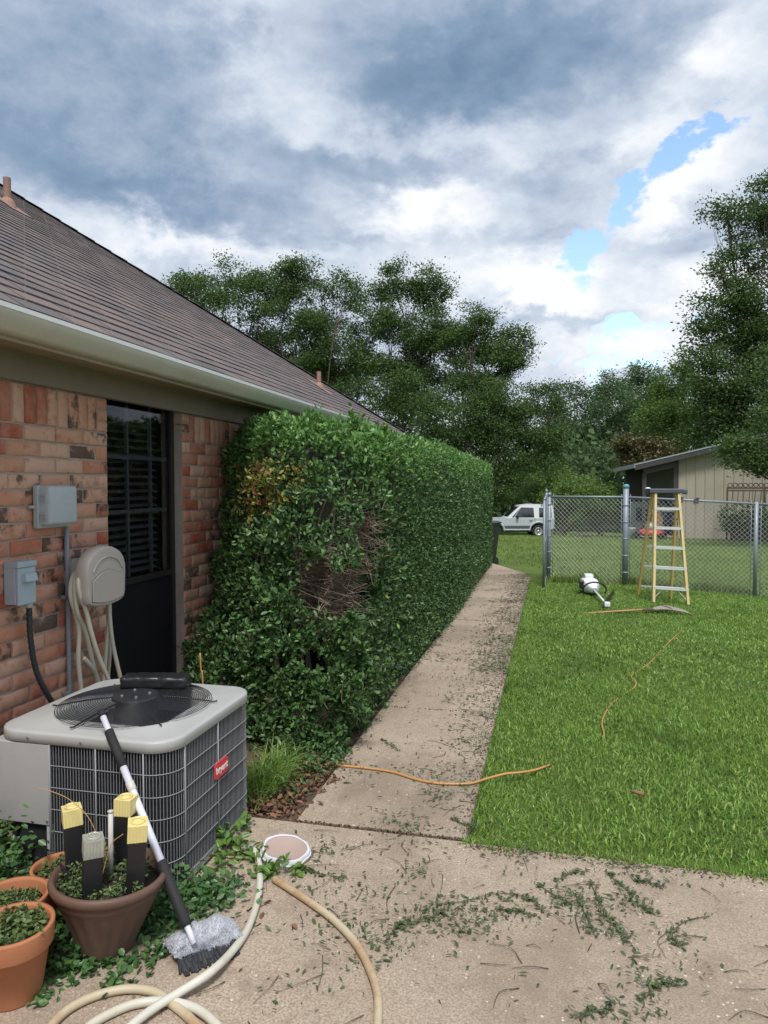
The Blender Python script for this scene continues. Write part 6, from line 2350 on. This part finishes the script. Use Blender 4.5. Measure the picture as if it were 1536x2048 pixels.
# ================================================================== TREES
def make_tree(name, label, D, lobes, trunk, mat, leaf, nleaf, csig, bark='bark', group=None, cat='tree', per=42, trunk_r=.22, hollow=.45, aspect=.55, seed=1):
    """lobes: (u, v, ru, rv) at distance D (+ optional depth shift in metres); trunk: (u of the foot)"""
    rg = np.random.default_rng(seed)
    px = D / F_PX
    foot = atD(trunk, 968, D)
    zg = float(terrain_z(foot[0], foot[1]))
    foot = np.array([foot[0], foot[1], zg])
    t = empty(name, foot, label, cat, group)
    wv = np.array([l[2] * l[3] for l in lobes], float)
    wv /= wv.sum()
    P, Cn = [], []
    tb = MB()
    cen0 = np.mean([atD(l[0], l[1], D) for l in lobes], 0)
    fork = foot + (cen0 - foot) * .28
    tb.tube(spline([foot - [0, 0, .1], foot + (fork - foot) * .5 + rg.normal(0, .05, 3), fork], 8), np.linspace(trunk_r * 1.25, trunk_r * .85, 9), 10)
    for l, w in zip(lobes, wv):
        u, v, ru, rv = l[:4]
        dd = l[4] if len(l) > 4 else 0
        px2 = (D + dd) / F_PX
        c = atD(u, v, D + dd)
        rx, rz = ru * px2, rv * px2
        ry = min(rx, 1.1 * max(rx, rz)) * .8
        nc = max(3, int(1.7 * nleaf * w / per))
        ns = max(5, int(9 + 10 * w))
        ds = unit(rg.normal(0, 1, (ns, 3)) + [0, 0, .15])
        rs = (hollow + (1 - hollow) * rg.random(ns)) ** .5
        pick = rg.integers(0, ns, nc)
        pv = ds[pick] * rs[pick][:, None] * .88 + rg.normal(0, .17, (nc, 3)) * [1.15, 1.15, .8]
        r = np.linalg.norm(pv, axis=1)
        d = unit(pv)
        # uneven outline
        wob = 1 + .16 * np.sin(d @ rg.normal(0, 3.2, 3) + rg.uniform(0, 6)) + .10 * np.sin(d @ rg.normal(0, 6, 3))
        cc = c + (d * (r * wob)[:, None]) @ np.stack([_rt * rx, unit(_fw * [1, 1, 0]) * ry, np.array([0, 0, rz])])
        gz = terrain_z(cc[:, 0], cc[:, 1])
        cc[:, 2] = np.maximum(cc[:, 2], gz + .15)
        P.append(cc)
        # limb to the lobe and branches to some of the clumps
        mid = fork + (c - fork) * .55 + rg.normal(0, .06 * np.linalg.norm(c - fork), 3) + [0, 0, .04 * np.linalg.norm(c - fork)]
        lim = spline([fork - [0, 0, .15], mid, c], 10)
        r0 = trunk_r * (.2 + .4 * w)
        tb.tube(lim, np.linspace(r0, r0 * .35, len(lim)), 7, False)
        for e in cc[rg.integers(0, nc, min(26, nc))]:
            s = lim[rg.integers(len(lim) // 2, len(lim))]
            m_ = (s + e) / 2 + rg.normal(0, .05 * np.linalg.norm(e - s), 3)
            b = spline([s, m_, e], 6)
            tb.tube(b, np.linspace(r0 * .32, r0 * .08, len(b)), 4, False)
    tb.build('trunk', bark, t, smooth=True)
    C = np.concatenate(P)
    n = len(C) * per
    leaf = leaf * .88
    # leaves hang in flattened sprays round each clump
    sc = rg.uniform(.6, 1.35, (len(C), 1, 1))
    off = rg.normal(0, 1, (len(C), per, 3)) * np.array([csig, csig, csig * .6]) * sc
    Q = (C[:, None, :] + off).reshape(-1, 3)
    Q[:, 2] = np.maximum(Q[:, 2], terrain_z(Q[:, 0], Q[:, 1]) + .05)
    Dr = unit(rg.normal(0, 1, (n, 3)) * [1, 1, .6] + unit(off.reshape(-1, 3)) * .8)
    N = unit(rg.normal(0, .7, (n, 3)) + [0, 0, .8])
    L = leaf * rg.uniform(.6, 1.35, n)
    S = unit(np.cross(Dr, N)) * (L * aspect / 2)[:, None]
    tip = Q + Dr * L[:, None]
    mid = Q + Dr * (L * .45)[:, None]
    V = np.stack([Q, mid - S, tip, mid + S], 1).reshape(-1, 3)
    fastmesh('crown', V, np.arange(n * 4).reshape(-1, 4), mat, t, kind='stuff')
    return t


G1 = 'oaks standing behind the house'
make_tree('oak_tree', 'oak rising directly behind the brown roof, leftmost of the oaks', 46, [(400, 590, 60, 55), (450, 570, 75, 50), (520, 590, 60, 55), (480, 650, 110, 60), (560, 700, 90, 70), (390, 640, 60, 50)], 480, 'oak_leaf', .17, 26000, .30, group=G1, seed=1)
make_tree('oak_tree', 'tall airy oak behind the rear roof vent, sky showing through', 44, [(590, 560, 45, 42), (640, 560, 70, 42), (690, 590, 45, 45), (600, 620, 70, 45), (670, 660, 75, 50), (610, 690, 75, 60), (690, 730, 80, 60), (620, 770, 90, 60)], 640, 'oak_leaf', .165, 27000, .28, group=G1, seed=2)
make_tree('oak_tree', 'tallest oak behind the hedge with feathery top against white cloud', 43, [(790, 575, 55, 48), (840, 565, 55, 42), (870, 590, 40, 40), (760, 630, 60, 50), (830, 650, 75, 50), (780, 710, 85, 60), (870, 720, 70, 60), (800, 780, 110, 60)], 810, 'oak_leaf', .165, 30000, .28, group=G1, seed=3)
make_tree('oak_tree', 'lower oak whose rounded crown steps down towards the far wood', 42, [(935, 650, 50, 38), (960, 670, 40, 40), (900, 690, 50, 40), (1025, 690, 42, 34), (1000, 730, 55, 40), (940, 750, 70, 50), (1040, 725, 30, 24)], 950, 'oak_leaf', .16, 20000, .27, group=G1, seed=4)
make_tree('oak_tree', 'broad dark oak filling the space above the hedge end', 40, [(1010, 800, 75, 50), (1060, 850, 60, 60), (960, 830, 80, 60), (900, 830, 80, 70), (1020, 900, 90, 60), (940, 900, 90, 70), (1080, 790, 40, 36), (1090, 900, 45, 50), (1110, 830, 22, 40), (1010, 960, 60, 30)], 930, 'oak_leaf', .15, 34000, .27, group=G1, seed=5)
make_tree('oak_tree', 'shaded oak low behind the roof edge and hedge', 48, [(650, 820, 110, 70), (760, 840, 100, 70), (560, 770, 90, 60), (850, 800, 90, 70), (480, 720, 80, 50), (720, 760, 90, 50)], 700, 'oak_leaf', .19, 18000, .34, group=G1, seed=6)
G2 = 'trees of the far wood'
for i, (u, v, ru, rv, lab, tr) in enumerate([(1150, 830, 60, 55, 'far tree of the wood right beside the broad dark oak', 1150), (1215, 810, 60, 60, 'rounded far tree in the middle of the wood skyline', 1210),
                                             (1285, 790, 45, 55, 'tallest far tree of the wood with a notch of sky', 1283), (1330, 830, 50, 60, 'far tree of the wood behind the paler tree', 1335)]):
    make_tree('wood_tree', lab, 66 + 3 * i, [(u, v, ru, rv), (u - ru * .5, v + rv * .9, ru, rv), (u + ru * .4, v + rv * 1.1, ru, rv), (u, v - rv * .6, ru * .6, rv * .5), (u, v + rv * 1.9, ru * 1.2, rv)], tr, 'wood_leaf', .26, 13000, .45, group=G2, seed=20 + i, trunk_r=.25)
make_tree('sapling_tree', 'paler green tree between the far wood and the big right tree', 48, [(1340, 800, 45, 50), (1390, 780, 55, 50), (1320, 860, 60, 50), (1400, 850, 70, 60), (1360, 740, 30, 26), (1300, 890, 40, 35)], 1370, 'oak_leaf_light', .18, 17000, .3, seed=31, trunk_r=.18)
make_tree('big_oak', 'tallest leafy oak at the right edge behind the shed', 38.5, [(1545, 400, 55, 60), (1450, 415, 42, 26), (1500, 440, 60, 40), (1490, 525, 50, 34), (1440, 540, 30, 20), (1590, 480, 90, 80), (1460, 590, 50, 45), (1410, 610, 28, 20), (1500, 600, 60, 60), (1400, 655, 30, 20), (1450, 680, 70, 50), (1520, 700, 80, 70), (1450, 770, 80, 60),
                                                                                           (1530, 800, 80, 70), (1420, 840, 60, 40), (1500, 860, 70, 50), (1400, 715, 45, 36), (1390, 790, 50, 42), (1430, 870, 50, 30), (1600, 700, 120, 120), (1620, 880, 100, 80)], 1650, 'oak_leaf', .19, 48000, .34, seed=41, trunk_r=.34, hollow=.35)
make_tree('overhanging_tree', 'leafy branches hanging before the shed wall at the right edge', 20, [(1480, 895, 45, 28), (1530, 900, 45, 40), (1510, 935, 34, 24), (1455, 915, 24, 18), (1590, 850, 80, 80), (1640, 760, 90, 90)], 1720, 'oak_leaf', .10, 14000, .17, seed=42, trunk_r=.14, hollow=.35)
make_tree('magnolia_shrub', 'rounded shrub with bronze leaves behind the shed roof', 38, [(1265, 895, 34, 24), (1305, 895, 36, 26), (1285, 910, 50, 26), (1285, 930, 50, 24)], 1290, 'magnolia_leaf', .17, 7000, .2, cat='shrub', seed=51, trunk_r=.1)
make_tree('light_bush', 'bright green bush above the roof of the silver car', 44, [(1085, 965, 40, 26), (1130, 955, 45, 26), (1165, 975, 40, 26), (1115, 985, 60, 28), (1050, 985, 40, 24)], 1110, 'bush_leaf', .13, 8000, .22, cat='bush', seed=61, trunk_r=.06)
make_tree('dark_bush', 'dark green shrub left of the silver car above hedge end', 47, [(1010, 975, 45, 40), (1040, 960, 40, 35), (975, 980, 40, 40)], 1015, 'oak_leaf_light', .15, 6000, .25, cat='bush', seed=62, trunk_r=.07)
make_tree('fence_tree', 'small leaning tree with dark forked trunks beyond the fence', 29, [(1140, 1000, 45, 24), (1185, 990, 40, 26), (1110, 985, 34, 22), (1210, 1010, 40, 26)], 1118, 'oak_leaf_light', .11, 5200, .2, cat='tree', seed=63, trunk_r=.16)
make_tree('round_shrub', 'loose green shrub behind the fence near the shed', 31, [(1195, 1030, 38, 26), (1215, 1010, 34, 26), (1180, 1045, 40, 16)], 1200, 'oak_leaf_light', .10, 4200, .15, cat='shrub', seed=64, trunk_r=.04)
make_tree('grey_shrub', 'low grey green shrub at the far lawn edge', 29, [(1195, 1052, 30, 10), (1222, 1054, 26, 10)], 1208, 'grey_shrub_leaf', .08, 3000, .10, cat='shrub', seed=65, trunk_r=.03)
lg = atD(1168, 1070, 27.5)
lg[2] = float(terrain_z(lg[0], lg[1]))
u = empty('fallen_log', lg, 'dark rotting log lying at the far lawn edge', 'log')
MB().tube(spline([lg - _rt * .55 + [0, 0, .07], lg + [0, 0, .08], lg + _rt * .6 + [0, 0, .05]], 10), .055, 8).build('log_body', 'bark', u, smooth=True)


def far_wood():
    """the closed wood behind: one mass of foliage"""
    rg = np.random.default_rng(5)
    C = []
    for k in range(5200):
        u = rg.uniform(-500, 2200)
        D = rg.uniform(74, 92)
        top = 820 + 25 * math.sin(u * .013) + 18 * math.sin(u * .041 + 1)
        v = rg.uniform(top, 1075)
        C.append(atD(u, v, D))
    # undergrowth nearer, closing the view under the crowns
    for k in range(2600):
        u = rg.uniform(300, 1330)
        D = rg.uniform(50, 60)
        v = rg.uniform(915 + 20 * math.sin(u * .02), 1065)
        C.append(atD(u, v, D))
    C = np.array(C)
    C[:, 2] = np.maximum(C[:, 2], terrain_z(C[:, 0], C[:, 1]) + .3)
    per = 13
    n = len(C) * per
    Q = (C[:, None] + rg.normal(0, .75, (len(C), per, 3))).reshape(-1, 3)
    Q[:, 2] = np.maximum(Q[:, 2], terrain_z(Q[:, 0], Q[:, 1]))
    Dr = unit(rg.normal(0, 1, (n, 3)))
    S = unit(np.cross(Dr, rg.normal(0, 1, (n, 3))))
    L = .5 * rg.uniform(.6, 1.3, n)[:, None]
    V = np.stack([Q, Q + Dr * L * .45 - S * L * .3, Q + Dr * L, Q + Dr * L * .45 + S * L * .3], 1).reshape(-1, 3)
    fastmesh('far_wood', V, np.arange(n * 4).reshape(-1, 4), 'wood_leaf', kind='stuff', label='dark closed wood far behind the lawn')


far_wood()
